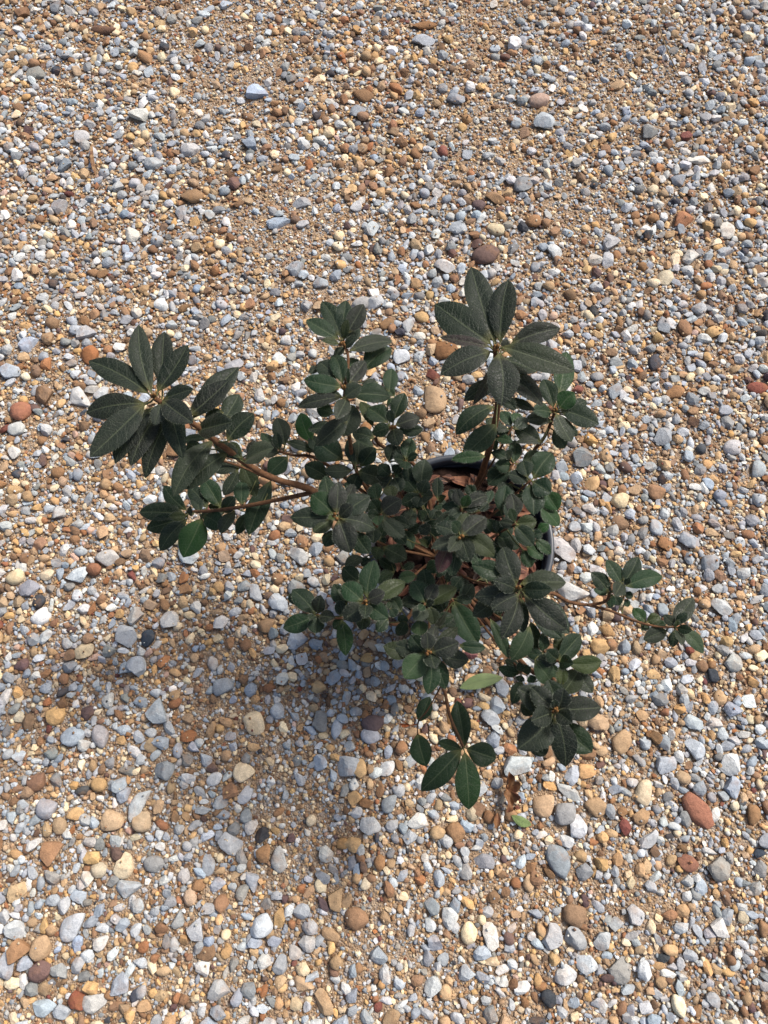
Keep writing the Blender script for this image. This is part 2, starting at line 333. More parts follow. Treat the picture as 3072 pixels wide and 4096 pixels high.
# stones read off the photograph: u, v (0..1659 wide view), length, width, angle, colour, angular, own label
K = 3072/1659
NOTABLE = [
 (1050, 548, 62, 46, 20, 'plum', 0, 'large plum-brown cobble just beyond the tallest leaf cluster|the plum-brown cobble'),
 (960, 573, 44, 40, 10, 'pale', 1, 'pale square-faced stone beside the plum-brown cobble|the pale square-faced stone'),
 (1031, 522, 32, 22, 60, 'plum', 0, None),
 (940, 860, 68, 52, 100, 'tan', 0, 'large smooth tan cobble between two upright azalea branches|the large tan cobble'),
 (964, 752, 54, 44, 10, 'umber', 0, 'dark red-brown cobble half under the tallest leaf cluster|the dark red-brown cobble'),
 (880, 700, 34, 26, 70, 'pale', 1, None), (836, 697, 34, 26, 20, 'brown', 0, None), (810, 650, 40, 30, 40, 'pale', 1, None),
 (934, 806, 36, 22, -30, 'red', 1, 'flat brick-red chip beside the large tan cobble|the flat brick-red chip'),
 (42, 886, 48, 46, 0, 'terra', 0, 'round reddish-brown cobble alone among grey stones|the round reddish cobble'),
 (555, 195, 50, 38, 0, 'blue', 1, None), (783, 202, 50, 34, -20, 'brown', 0, 'brown wedge cobble with a blue-grey stone close beside it|the brown wedge cobble'), (772, 236, 38, 32, 40, 'blue', 1, None),
 (313, 118, 44, 28, -50, 'brown', 0, None), (222, 60, 56, 24, -8, 'umber', 0, 'long flat dark brown cobble beside pale grey stones|the long dark brown cobble'), (917, 50, 56, 24, 5, 'brown', 0, None),
 (603, 478, 56, 28, 12, 'blue', 1, 'long blue-grey slab-shaped stone on sandy gravel|the blue-grey slab'), (415, 420, 52, 38, 15, 'brown', 0, 'large brown rounded cobble among small grey chips|the brown rounded cobble'), (1072, 490, 40, 34, -20, 'cream', 0, None),
 (1478, 470, 52, 38, 20, 'rust', 1, 'rust-brown block-shaped stone beside an upright whitish stone|the rust-brown block'),
 (1573, 492, 50, 34, 75, 'white', 1, 'whitish upright stone beside a rust-brown block|the upright whitish stone'),
 (1440, 597, 42, 34, 80, 'cream', 0, None), (1512, 342, 54, 20, 6, 'white', 1, 'long narrow whitish sliver of stone|the narrow whitish sliver'), (1470, 385, 36, 30, 30, 'blue', 1, None),
 (1510, 1752, 84, 50, -60, 'terra', 0, 'large terracotta oblong cobble lying apart on fine gravel|the terracotta oblong cobble'),
 (1490, 1866, 46, 36, 0, 'terra', 0, None), (1208, 1862, 72, 50, 100, 'grey', 0, 'large grey oval cobble on the gravel below the leafy branches|the large grey oval'),
 (1175, 1738, 54, 46, 60, 'tan', 0, None), (1222, 1757, 54, 46, 20, 'grey', 0, None), (1290, 1745, 50, 42, 0, 'tan', 0, None),
 (1232, 1712, 60, 26, -28, 'pale', 1, None), (1118, 1652, 68, 44, 20, 'pale', 1, 'large pale lumpy stone between two leaf clusters|the pale lumpy stone'),
 (1345, 1602, 58, 40, 50, 'tan', 0, 'tan wedge-shaped stone beside a dark leaf cluster|the tan wedge-shaped stone'), (1270, 1665, 40, 32, 10, 'ochre', 0, None),
 (1238, 1675, 44, 32, 80, 'blue', 1, None), (1590, 1430, 44, 40, 30, 'pale', 1, 'pale angular stone beyond the tip of the low twig|the low twig tip'), (1585, 965, 44, 36, 20, 'pale', 0, None),
 (1436, 940, 46, 36, 60, 'blue', 1, None), (1490, 1165, 46, 40, 0, 'blue', 1, None), (1536, 1215, 44, 38, 20, 'blue', 0, None),
 (1435, 700, 30, 40, 0, 'blue', 1, None), (1460, 845, 42, 30, 30, 'brown', 0, None), (1640, 835, 46, 28, 0, 'red', 0, 'flat brick-red rounded stone among tan pebbles|the flat brick-red pebble'),
 (155, 1590, 54, 42, 20, 'blue', 0, None), (296, 1737, 76, 32, 58, 'pale', 1, 'long slanting pale grey stone on the gravel|the long slanting stone'),
 (337, 1537, 56, 46, 100, 'blue', 1, 'big irregular blue-grey stone on open gravel|the irregular blue-grey stone'), (240, 1772, 50, 44, 0, 'tan', 0, None), (306, 1775, 46, 44, -30, 'tan', 0, None),
 (98, 1748, 46, 44, 0, 'blue', 0, None), (76, 1690, 44, 40, 30, 'brown', 0, None), (266, 1872, 52, 46, 60, 'cream', 1, None),
 (330, 1868, 48, 34, -8, 'grey', 0, None), (153, 2000, 70, 44, 58, 'pale', 0, 'large pale grey oval cobble near brown angular stones|the pale oval cobble'),
 (30, 2010, 48, 40, 0, 'pale', 1, None), (38, 2052, 52, 44, 20, 'brown', 1, None), (85, 2050, 48, 46, 40, 'tan', 0, None), (84, 2100, 46, 44, 0, 'plum', 0, None),
 (770, 1986, 54, 46, -30, 'brown', 0, 'large brown pear-shaped cobble beside small cream pebbles|the brown pear-shaped cobble'),
 (565, 1806, 38, 30, 60, 'dark', 1, 'blackish stone standing out from the brown gravel|the blackish stone'), (525, 1666, 48, 42, 20, 'cream', 0, None),
 (752, 1655, 54, 46, 10, 'blue', 1, None), (690, 1558, 46, 36, 100, 'grey', 1, None), (726, 1575, 44, 24, 75, 'blue', 0, None),
 (800, 1590, 44, 34, -10, 'blue', 0, None), (805, 1562, 50, 36, 0, 'plum', 0, None), (836, 1660, 42, 30, 50, 'pale', 0, None), (775, 1660, 34, 40, 0, 'ochre', 0, None),
 (800, 1785, 46, 38, 0, 'pale', 1, None), (1062, 2022, 56, 40, -60, 'white', 1, 'large whitish wedge stone beside a cream pebble|the whitish wedge'), (1014, 2018, 46, 36, 80, 'cream', 0, None),
 (970, 1985, 46, 38, 70, 'pale', 1, None), (935, 2135, 46, 36, 60, 'pale', 1, None), (1195, 2025, 54, 44, 80, 'pale', 1, None),
 (1345, 2100, 56, 50, 20, 'grey', 1, None), (1270, 2085, 46, 40, 0, 'pale', 1, None), (165, 2163, 42, 38, 0, 'red', 1, 'brick-red angular stone among pale grey stones|the brick-red stone'),
 (200, 2170, 52, 40, -10, 'pale', 1, None), (255, 2130, 48, 42, 30, 'blue', 1, None), (125, 2100, 46, 32, -30, 'blue', 1, None), (160, 1760, 40, 28, 30, 'ochre', 0, None),
 (420, 2010, 48, 38, 90, 'pale', 1, None), (448, 1870, 46, 30, 80, 'blue', 1, None), (445, 2060, 40, 34, 0, 'brown', 1, None), (545, 1905, 30, 46, 20, 'blue', 1, None),
 (655, 2130, 48, 32, -20, 'tan', 1, None), (470, 2140, 50, 40, 10, 'pale', 1, None), (1405, 1815, 54, 28, 40, 'blue', 1, None), (1580, 1650, 52, 42, 60, 'pale', 1, None),
 (1440, 1650, 48, 40, 30, 'pale', 1, None), (1500, 1560, 42, 34, 0, 'pale', 1, None), (1585, 1700, 46, 36, 80, 'blue', 1, None), (1630, 1760, 44, 34, 50, 'brown', 0, None),
 (480, 1480, 46, 36, 20, 'blue', 0, None), (290, 1330, 44, 34, 70, 'pale', 1, None), (165, 1240, 50, 36, 0, 'pale', 1, None), (230, 1205, 52, 38, 10, 'pale', 0, None),
 (60, 1270, 44, 36, 30, 'blue', 1, None), (85, 1330, 44, 40, 0, 'white', 0, None), (30, 1245, 40, 36, 0, 'cream', 0, None), (420, 1065, 40, 34, 0, 'grey', 0, None),
 (170, 860, 56, 40, -40, 'pale', 1, 'pale slanting block beside the leaf cluster on the bare branch|the pale slanting block'), (185, 715, 46, 32, 10, 'pale', 1, None), (60, 740, 44, 36, 30, 'blue', 1, None), (20, 800, 46, 36, 0, 'pale', 1, None),
 (410, 318, 44, 36, 0, 'blue', 1, None), (330, 350, 40, 32, 0, 'pale', 1, None), (300, 245, 44, 36, 0, 'pale', 1, None), (75, 155, 44, 30, 0, 'grey', 1, None),
 (1130, 395, 48, 40, 60, 'grey', 1, None), (1070, 425, 44, 30, 0, 'brown', 1, None), (1165, 215, 44, 34, 0, 'pink', 0, 'pinkish rounded stone on sandy gravel|the pinkish stone'), (1175, 262, 46, 38, 0, 'pale', 1, None),
 (915, 85, 50, 36, 20, 'blue', 1, None), (990, 490, 40, 32, 0, 'blue', 1, None), (1320, 520, 40, 34, 20, 'blue', 1, None), (985, 210, 40, 30, 0, 'blue', 1, None),
 (1340, 1080, 40, 36, 0, 'cream', 0, None), (1420, 1060, 40, 38, 0, 'brown', 0, None), (1216, 1185, 50, 66, 20, 'pale', 1, 'pale smooth stone close beside the black pot|the black pot'),
 (1300, 1395, 46, 36, 0, 'ochre', 0, None), (1240, 1280, 70, 46, -10, 'pale', 1, 'large pale flat stone under the bare brown twig|the bare brown twig'), (1560, 1310, 46, 40, 0, 'pale', 1, None),
 (640, 1270, 40, 46, 0, 'grey', 1, None), (600, 1300, 44, 40, 0, 'blue', 1, None), (575, 1350, 36, 34, 30, 'brown', 0, None), (1060, 1550, 40, 40, 10, 'pale', 1, None),
 (640, 1380, 50, 42, 20, 'blue', 1, None), (985, 1800, 42, 44, 0, 'brown', 0, None), (905, 1775, 50, 36, -10, 'pale', 1, None), (840, 1735, 44, 30, 60, 'blue', 0, None),
]
def lay_big():
    for (u, v, l, w, ang, cn, an, lab) in NOTABLE:
        p = at(u*K, v*K, 0.006); m = mpp(p)*K
        big_stone(p.x, p.y, l*m/2, w*m/2, math.radians(ang), cn, bool(an), lab)
    tries = 0
    while NST[0] < 300 and tries < 20000:
        tries += 1
        # over the ground that the photograph shows
        p = at(random.uniform(-40, PW+40), random.uniform(-40, PH+40), 0.0)
        a = random.uniform(0.0088, 0.0145); asp = random.uniform(0.6, 0.95)
        cn = pick(True)
        big_stone(p.x, p.y, a, a*asp, random.uniform(0, math.pi), cn, cn in ('blue', 'pale', 'white', 'grey') and random.random() < 0.85 or random.random() < 0.45, None, False)
lay_big()
def name_stones():
    """each remaining stone is told by its look and its rank of nearness to a stone one can find"""
    ranks = ('nearest', 'second nearest', 'third nearest', 'fourth nearest', 'fifth nearest', 'sixth nearest', 'seventh nearest', 'eighth nearest', 'ninth nearest', 'tenth nearest')
    for o, kind in UNNAMED:
        p = Vector((o.location.x, o.location.y, 0))
        lp, short = min(LANDMARK, key=lambda l: (l[0]-p).length)
        same = sorted((Vector((q.location.x, q.location.y, 0))-lp).length for q, k in UNNAMED if k == kind)
        r = same.index((p-lp).length)
        o['label'] = f'{kind} {ranks[min(r, 9)]} to {short}'
        o['group'] = 'larger stones in the gravel'
name_stones()

class Bulk:
    def __init__(s): s.v = []; s.f = []; s.c = []; s.n = 0; s.sm = []
    def add(s, proto, faces, M, loc, col, smooth=True):
        s.sm.append(np.full(len(faces), smooth))
        v = proto @ M.T + loc
        s.v.append(v); s.f.append(faces+s.n); s.n += len(v); s.c.append((col, len(v)))
    def build(s, name, mat):
        v = np.concatenate(s.v).astype(np.float32); f = np.concatenate(s.f).astype(np.int32)
        me = bpy.data.meshes.new(name)
        me.vertices.add(len(v)); me.vertices.foreach_set('co', v.ravel())
        me.loops.add(len(f)*3); me.loops.foreach_set('vertex_index', f.ravel())
        me.polygons.add(len(f)); me.polygons.foreach_set('loop_start', np.arange(0, len(f)*3, 3, dtype=np.int32))
        me.update(calc_edges=True)
        c = np.concatenate([np.tile(np.array(k+(1.0,), np.float32), (n, 1)) for k, n in s.c])
        at_ = me.color_attributes.new('col', 'FLOAT_COLOR', 'POINT'); at_.data.foreach_set('color', c.ravel())
        me.polygons.foreach_set('use_smooth', np.concatenate(s.sm))
        me.materials.append(mat)
        return link(name, me)
def rotm(th, tx, ty):
    return np.array((Matrix.Rotation(th, 3, 'Z') @ Matrix.Rotation(tx, 3, 'X') @ Matrix.Rotation(ty, 3, 'Y')))
def field(x, y, s, z):
    return noise.noise((x*s, y*s, z))
def fine_patch(x, y):
    """0 where stones lie thick, towards 1 in the sandy patches"""
    f = max(0.0, field(x, y, 3.2, 5.1)*1.5+0.05)
    for (u, v, r) in FINE:
        d = math.hypot(x-u, y-v)/r
        if d < 1: f = max(f, 0.95*(1-d*d))
    return min(f, 0.95)
FINE = []
for (u, v, r) in ((1150, 900, .16), (1250, 1150, .13), (2300, 900, .14), (1000, 2900, .08), (950, 350, .15), (2450, 300, .16), (1480, 3750, .08), (2560, 3600, .07), (740, 2100, .07), (1150, 3330, .09)):
    p = at(u, v, 0); FINE.append((p.x, p.y, r))
def in_view(x, y):
    d = RX.transposed() @ Vector((x, y, -CAMH))
    return abs(d.x/-d.z)*FPX < PW/2+60 and abs(d.y/-d.z)*FPX < PH/2+60
def lay_gravel():
    med = Bulk(); nm = 0
    area = (X1-X0)*(Y1-Y0)
    for t in range(int(area*25000)):
        x, y = random.uniform(X0+.015, X1-.015), random.uniform(Y0+.015, Y1-.015)
        fp = fine_patch(x, y)
        if random.random() < fp*0.88: continue
        a = 0.0029+0.0066*random.random()**2.2; asp = random.uniform(0.48, 0.97); b = a*asp
        c = b*random.uniform(0.55, 0.85); th = random.uniform(0, math.pi); zc = c*random.uniform(0.25, 0.6)
        sup = stamp(x, y, a, b, th, zc, c, 0.34)
        if sup is None: continue
        gp = field(x, y, 5, 21.3)
        cn = pick(random.random() < 0.12+(a-.0029)*105+0.8*gp)
        ang = random.random() < (0.92 if cn in ('blue', 'pale', 'grey', 'white') else 0.66)
        seen = in_view(x, y) and a > .0041
        med.add(P_MD[ang][random.randrange(NP_)] if seen else P_LO[random.randrange(NP_)], F2 if seen else F1, rotm(th, random.uniform(-.3, .3), random.uniform(-.3, .3)) @ np.diag((a, b, c)), np.array((x, y, sup*0.8+zc)), shade(cn), not ang)
        nm += 1
    o = med.build('gravel', M_GRAVEL)
    tag(o, 'mixed grey, tan and brown pebbles covering the ground', 'gravel', kind='stuff')
    sm = Bulk(); ns = 0
    for t in range(int(area*52000)):
        x, y = random.uniform(X0+.01, X1-.01), random.uniform(Y0+.01, Y1-.01)
        a = 0.0014+0.0020*random.random()**1.2; b = a*random.uniform(0.6, 0.97); c = b*random.uniform(0.6, 0.9)
        th = random.uniform(0, math.pi); zc = c*random.uniform(0.2, 0.6)
        if random.random() < fine_patch(x, y)*0.32: continue
        if not in_view(x, y) and random.random() < 0.6: continue
        sup = stamp(x, y, a, b, th, zc, c, 0.55)
        if sup is None: continue
        sm.add(P_LO[random.randrange(NP_)], F1, rotm(th, random.uniform(-.4, .4), random.uniform(-.4, .4)) @ np.diag((a, b, c)), np.array((x, y, sup*0.8+zc)), shade(pick(random.random() < 0.1)), random.random() < .4)
        ns += 1
    o = sm.build('small_gravel', M_GRAVEL)
    tag(o, 'small tan and grey pebbles filling between the larger stones', 'gravel', kind='stuff')
    gr = Bulk(); ng = 0
    for t in range(int(area*26000)):
        x, y = random.uniform(X0+.01, X1-.01), random.uniform(Y0+.01, Y1-.01)
        j, i = int((y-Y0)/CELL), int((x-X0)/CELL)
        if OCC[j, i] and random.random() < 0.94 or not in_view(x, y): continue
        a = random.uniform(0.0008, 0.0019)
        z = HGT[j, i]
        gr.add(P_LO[random.randrange(NP_)], F1, rotm(random.uniform(0, 6.3), 0, 0) @ np.diag((a, a*.8, a*.7)), np.array((x, y, z+a*.3)), shade(pick(random.random() < 0.1)))
        ng += 1
    o = gr.build('grit', M_GRAVEL)
    tag(o, 'coarse sandy grit between the pebbles', 'grit', kind='stuff')
    print('stones', NST[0], 'medium', nm, 'small', ns, 'grit', ng)
lay_gravel()

# ------------------------------------------------------------------ flower pot
RIM_Z, RIM_R = 0.165, 0.0945
def lathe(name, prof, mat, parent, seg=96):
    verts = []; faces = []
    n = len(prof)
    for i in range(seg):
        a = 2*math.pi*i/seg
        for r, z in prof: verts.append((POTC.x+r*math.cos(a), POTC.y+r*math.sin(a), z))
    for i in range(seg):
        for j in range(n-1):
            a, b = i*n+j, ((i+1) % seg)*n+j
            faces.append((a, b, b+1, a+1))
    return link(name, mesh(name, verts, faces), mat, parent)
def build_pot():
    root = empty('flower_pot', (POTC.x, POTC.y, 0.004))
    tag(root, 'round black plastic nursery pot holding the azalea, standing on gravel', 'pot')
    body = [(0.0, 0.004), (0.060, 0.004), (0.0655, 0.005), (0.067, 0.010), (0.068, 0.022), (0.0695, 0.024), (0.0845, 0.138), (0.0870, 0.1405), (0.0886, 0.1500)]
    inner = [(0.0874, 0.1500), (0.0855, 0.1395), (0.083, 0.130), (0.067, 0.016), (0.0, 0.014)]
    lathe('body', body+inner, M_POT, root)
    z = RIM_Z
    lathe('rim', [(0.0888, z-.0210), (0.0918, z-.0215), (0.0930, z-.0200), (0.0938, z-.0060), (0.0945, z-.0025), (0.0938, z-.0006), (0.0922, z), (0.0900, z-.0002), (0.0884, z-.0012), (0.0874, z-.0035), (0.0870, z-.0145), (0.0888, z-.0210)], M_POT, root)
    return root
build_pot()
SOIL_Z = 0.149
def build_soil():
    verts = [(POTC.x, POTC.y, SOIL_Z+.004)]; faces = []
    rings, seg = 14, 60
    for i in range(1, rings+1):
        r = 0.0860*i/rings
        for j in range(seg):
            a = 2*math.pi*j/seg; x, y = POTC.x+r*math.cos(a), POTC.y+r*math.sin(a)
            z = SOIL_Z+0.005*noise.noise((x*60, y*60, 1))+0.003*noise.noise((x*170, y*170, 3))
            verts.append((x, y, z))
    for j in range(seg): faces.append((0, 1+j, 1+(j+1) % seg))
    for i in range(rings-1):
        for j in range(seg):
            a = 1+i*seg+j; b = 1+i*seg+(j+1) % seg
            faces.append((a, a+seg, b+seg, b))
    nb = len(verts)
    for j in range(seg):
        a = 2*math.pi*j/seg; verts.append((POTC.x+.072*math.cos(a), POTC.y+.072*math.sin(a), SOIL_Z-.06))
    for j in range(seg):
        a = 1+(rings-1)*seg+j; b = 1+(rings-1)*seg+(j+1) % seg
        faces.append((a, nb+j, nb+(j+1) % seg, b))
    o = link('potting_mix', mesh('potting_mix', verts, faces), M_SOIL)
    tag(o, 'dark potting mix filling the black pot', 'potting mix', kind='stuff')
build_soil()

# ------------------------------------------------------------------ leaf shape
def leaf_mesh(name, B, T, width, roll, arch, fold, petiole_to=None, hairs=True, nv=13, nu=4, skew=1.12, seed=0, curl=0.0, wave=0.05, up=None, pr=0.0007, notch=None):
    """a leaf blade from base B to tip T (world points), arched along its length, creased along its midrib"""
    r = random.Random(seed)
    e = T-B; L = e.length; e.normalize()
    upv = up or Vector((0, 0, 1))
    s = e.cross(upv)
    if s.length < 1e-4: s = Vector((1, 0, 0))
    s.normalize(); n = s.cross(e).normalized()
    q = Matrix.Rotation(roll, 3, e); s = q @ s; n = q @ n
    hw = width/2
    verts = []; uvs = []; faces = []; rows = 2*nu+1
    ph = r.uniform(0, 6.3); side = r.uniform(-.06, .06)*L
    pts = {}
    for i in range(nv+1):
        v = i/nv
        f = max(0.0, math.sin(math.pi*min(1, v**skew)))**0.70
        f = f*(1-0.12*v) if v < 1 else 0
        f = max(f, 0.035) if i < nv else 0.012
        w = hw*f*1.06
        for j in range(-nu, nu+1):
            u = j/nu
            z = arch*L*(4*v*(1-v))*0.5 - arch*L*0.4*v**4
            z += w*(fold*abs(u) - (0.5*fold+0.10)*u*u) + curl*w*(abs(u)**3)
            z += wave*hw*math.sin(v*9+ph+(1.5 if u > 0 else 0))*abs(u)**2*f
            x = u*w
            if notch and abs(v-notch[0]) < notch[1] and u*notch[2] > 0.4: x *= 0.62
            p = B+e*(v*L)+s*(x+side*math.sin(math.pi*v))+n*z
            pts[(i, j)] = p
            verts.append(p); uvs.append((0.5+0.5*u*max(f, .25), v))
    for i in range(nv):
        for j in range(rows-1):
            a = i*rows+j
            faces.append((a, a+1, a+1+rows, a+rows))
    mats = [0]*len(faces)
    if petiole_to is not None:
        d = petiole_to-B
        if d.length > 0.0008:
            k0 = len(verts); dd = d.normalized(); a1 = dd.orthogonal().normalized(); a2 = dd.cross(a1)
            m1 = B+e*0.004; midp = B+d*0.5-Vector((0, 0, 0.12*d.length))
            for c in (m1, B, midp, petiole_to):
                for t in range(4):
                    a = math.pi/2*t; verts.append(c+(a1*math.cos(a)+a2*math.sin(a))*pr-n*0.0004); uvs.append((0.5, 0.0))
            for g in range(3):
                for t in range(4):
                    a = k0+g*4+t; b = k0+g*4+(t+1) % 4
                    faces.append((a, b, b+4, a+4)); mats.append(0)
    if hairs:
        def hair(p, d, ln, wd):
            k0 = len(verts); sd = d.orthogonal().normalized()
            sd = (Matrix.Rotation(r.uniform(0, 6.3), 3, d) @ sd)*wd
            verts.extend((p-sd, p+sd, p+d*ln)); uvs.extend(((0, 0), (1, 0), (.5, 1)))
            faces.append((k0, k0+1, k0+2)); mats.append(1)
        for t in range(95):
            i = r.randrange(1, nv); j = r.choice((-nu, nu)); fr = r.random()
            p = pts[(i, j)].lerp(pts[(i+1, j)], fr)
            d = (s*(1 if j > 0 else -1)*r.uniform(.5, 1)+e*r.uniform(0.2, 1)+n*r.uniform(-.3, .5)).normalized()
            hair(p, d, r.uniform(.0008, .0019), .00009)
        for t in range(60):
            i = r.randrange(1, nv); j = r.randrange(-nu+1, nu); fr = r.random()
            p = pts[(i, j)].lerp(pts[(i+1, j)], fr).lerp(pts[(i, j+1)], r.random()*.9)
            d = (e*r.uniform(.4, 1)+s*r.uniform(-.5, .5)+n*r.uniform(.25, .7)).normalized()
            hair(p, d, r.uniform(.0006, .0014), .00006)
    me = mesh(name, verts, faces)
    uvl = me.uv_layers.new(name='UVMap')
    li = np.empty(len(me.loops), np.int32); me.loops.foreach_get('vertex_index', li)
    uvl.data.foreach_set('uv', np.array(uvs, np.float32)[li].ravel())
    me.polygons.foreach_set('material_index', mats)
    return me

# ------------------------------------------------------------------ the azalea
AZ = empty('azalea', (POTC.x, POTC.y, SOIL_Z))
tag(AZ, 'dark-leaved azalea shrub with hairy leaves growing in the black pot', 'shrub')
STEM_PTS = []; STEM_OBJ = []
def cat(pts, n):
    """smooth curve through points"""
    P = [pts[0]*2-pts[1]]+pts+[pts[-1]*2-pts[-2]]; out = []
    for i in range(1, len(P)-2):
        for k in range(n):
            t = k/n
            out.append(0.5*((2*P[i])+(P[i+1]-P[i-1])*t+(2*P[i-1]-5*P[i]+4*P[i+1]-P[i+2])*t*t+(3*P[i]-P[i-1]-3*P[i+1]+P[i+2])*t**3))
    out.append(pts[-1]); return out
def stem(pts, r0, r1, hairs=True, sub=7):
    c = cat([Vector(p) for p in pts], sub); verts = []; faces = []; mats = []; seg = 8; n = len(c)
    for i, p in enumerate(c):
        d = (c[min(i+1, n-1)]-c[max(i-1, 0)]).normalized()
        a1 = d.cross(Vector((.31, .2, .93))).normalized(); a2 = d.cross(a1)
        rr = (r0+(r1-r0)*i/(n-1))*(1+0.14*noise.noise((p.x*170, p.y*170, p.z*170)))
        for t in range(seg):
            a = 2*math.pi*t/seg; verts.append(p+(a1*math.cos(a)+a2*math.sin(a))*rr)
        STEM_PTS.append(p.copy())
    for i in range(n-1):
        for t in range(seg):
            a = i*seg+t; b = i*seg+(t+1) % seg
            faces.append((a, b, b+seg, a+seg)); mats.append(0)
    k0 = len(verts); verts.append(c[0]); verts.append(c[-1])
    for t in range(seg):
        faces.append((k0, (t+1) % seg, t)); mats.append(0)
        faces.append((k0+1, (n-1)*seg+t, (n-1)*seg+(t+1) % seg)); mats.append(0)
    if hairs:
        tot = sum((c[i+1]-c[i]).length for i in range(n-1))
        for _ in range(int(tot*2600)):
            i = random.randrange(n-1); p = c[i].lerp(c[i+1], random.random())
            d = Vector((random.gauss(0, 1), random.gauss(0, 1), random.gauss(0, 1))).normalized()
            rr = r0+(r1-r0)*i/(n-1); k0 = len(verts); sd = d.orthogonal().normalized()*0.00007
            verts.extend((p+d*rr*.9-sd, p+d*rr*.9+sd, p+d*(rr+random.uniform(.0006, .0016)))); faces.append((k0, k0+1, k0+2)); mats.append(1)
    me = mesh('stem', verts, faces); me.materials.append(M_STEM); me.materials.append(M_STEMHAIR)
    me.polygons.foreach_set('material_index', mats)
    o = link('branch', me, None, AZ)
    STEM_OBJ.extend([o]*(len(STEM_PTS)-len(STEM_OBJ)))
    return o

CROPS = {'1': (300, 1200, 800/1609), '2': (1050, 1150, 800/1609), '3': (1650, 1000, 850/1635), '4': (1050, 1850, 800/1659),
         '5': (1700, 1950, 650/1659), '6': (1500, 2550, 1000/1659), '7': (2150, 2150, 750/1659), 'Z': (1300, 2300, 900/1659)}
def px(c, x, y):
    ox, oy, s = CROPS[c]; return ox+x*s, oy+y*s
def pt(c, x, y, h):
    u, v = px(c, x, y); return at(u, v, h)

# main stems ---------------------------------------------------------
base = Vector((POTC.x-.006, POTC.y-.004, SOIL_Z-.004))
FORK = at(1745, 2230, 0.168)
stem([base, base.lerp(FORK, .5)+Vector((.003, .002, 0)), FORK], .0052, .0046)
STA = [FORK, at(1520, 2110, .205), pt('1', 1930, 1540, .245), pt('1', 1609, 1440, .265), pt('1', 1400, 1330, .285), pt('1', 1200, 1185, .310), pt('1', 960, 1000, .338), pt('1', 640, 790, .362)]
stem(STA, .0037, .0020)
stem([at(1820, 2130, .140), pt('3', 490, 1830, .172), pt('3', 570, 1600, .225), pt('3', 620, 1400, .280), pt('3', 655, 1195, .335), pt('3', 650, 950, .375), pt('3', 640, 745, .402)], .0036, .0022)
stem([pt('1', 1930, 1545, .245), pt('1', 1609, 1612, .235), pt('1', 1290, 1672, .225), pt('1', 1050, 1700, .220), pt('1', 905, 1700, .216)], .0022, .0013)
stem([pt('1', 1609, 1445, .262), pt('1', 1500, 1412, .262), pt('1', 1330, 1340, .260), pt('1', 1180, 1290, .262)], .0014, .0010)
FJ = at(1480, 1990, .21)
stem([FORK, FJ, pt('2', 450, 1385, .212), pt('2', 250, 1350, .216), pt('2', 130, 1320, .222)], .0022, .0011)
stem([FORK+Vector((0, 0, .002)), at(1560, 2080, .20), pt('2', 760, 1480, .225), pt('2', 700, 1200, .262), pt('2', 665, 950, .292), pt('2', 665, 800, .300), pt('2', 690, 570, .302), pt('2', 645, 430, .306)], .0022, .0012)
stem([FORK, at(1690, 1900, .21), pt('2', 920, 1240, .255), pt('2', 1050, 1110, .278)], .0022, .0013)
stem([FORK, at(1900, 2400, .17), pt('5', 1000, 1150, .22), pt('7', 110, 490, .165), pt('7', 280, 570, .155), pt('7', 450, 595, .153), pt('7', 600, 565, .160), pt('7', 640, 490, .166)], .0024, .0013)
stem([pt('7', 440, 596, .154), pt('7', 650, 650, .150), pt('7', 870, 740, .150), pt('7', 1040, 785, .152), pt('7', 1215, 795, .156)], .0015, .0010)
stem([FORK, at(1800, 2500, .18), pt('6', 440, 250, .185), pt('6', 468, 380, .178), pt('6', 500, 530, .170), pt('6', 585, 725, .162)], .0022, .0014)
stem([pt('6', 450, 300, .18), pt('6', 350, 480, .165), pt('6', 287, 560, .150), pt('6', 283, 645, .140)], .0008, .0006, False)
stem([FORK, at(1960, 2500, .19), at(2120, 2680, .225), pt('6', 1180, 270, .265), pt('6', 1195, 495, .300)], .0026, .0015)
stem([FORK, at(1960, 2000, .165), pt('3', 800, 1760, .190), pt('3', 930, 1550, .215), pt('3', 1020, 1430, .235), pt('3', 1095, 1250, .262)], .0024, .0014)
stem([FORK, pt('Z', 600, 330, .215), pt('4', 930, 1295, .235), pt('4', 650, 1290, .255), pt('4', 440, 1265, .270)], .0020, .0012)
CENTRES = []
def rosette_stem(u, v, h):
    top = at(u, v, h); mid = FORK.lerp(top, .55); mid.z = FORK.z+(h-FORK.z)*.35
    o = stem([FORK, mid, top], .0014, .0010, True, 5)
    FILL.append((o, mid, top))
FILL = []
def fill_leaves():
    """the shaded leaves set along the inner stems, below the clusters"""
    for o, mid, top in FILL:
        for t in (.15, .4, .62, .84):
            for side in range(1):
                B = mid.lerp(top, t); a = random.uniform(0, 6.3); L = random.uniform(.017, .028)
                d = Vector((math.cos(a), math.sin(a), random.uniform(-.2, .35))).normalized(); T = B+d*L
                q = RX.transposed() @ (T-Vector((0, 0, CAMH))); u, v = PW/2-q.x/q.z*FPX, PH/2+q.y/q.z*FPX
                if 1680 < u < 2010 and 1800 < v < 1985: continue                 # the soil shows here
                if math.hypot(T.x-POTC.x, T.y-POTC.y) > .10: continue
                me = leaf_mesh('leaf', B+d*.003, T, L*random.uniform(.46, .6), random.gauss(0, .4), random.uniform(.02, .2), random.uniform(.2, .7), B, seed=9000+NL[0])
                me.materials.append(M_LEAF); me.materials.append(M_HAIR)
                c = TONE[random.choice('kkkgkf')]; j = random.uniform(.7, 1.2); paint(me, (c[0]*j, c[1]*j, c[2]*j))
                LEAVES.append((L*L*.3, me, o)); NL[0] += 1

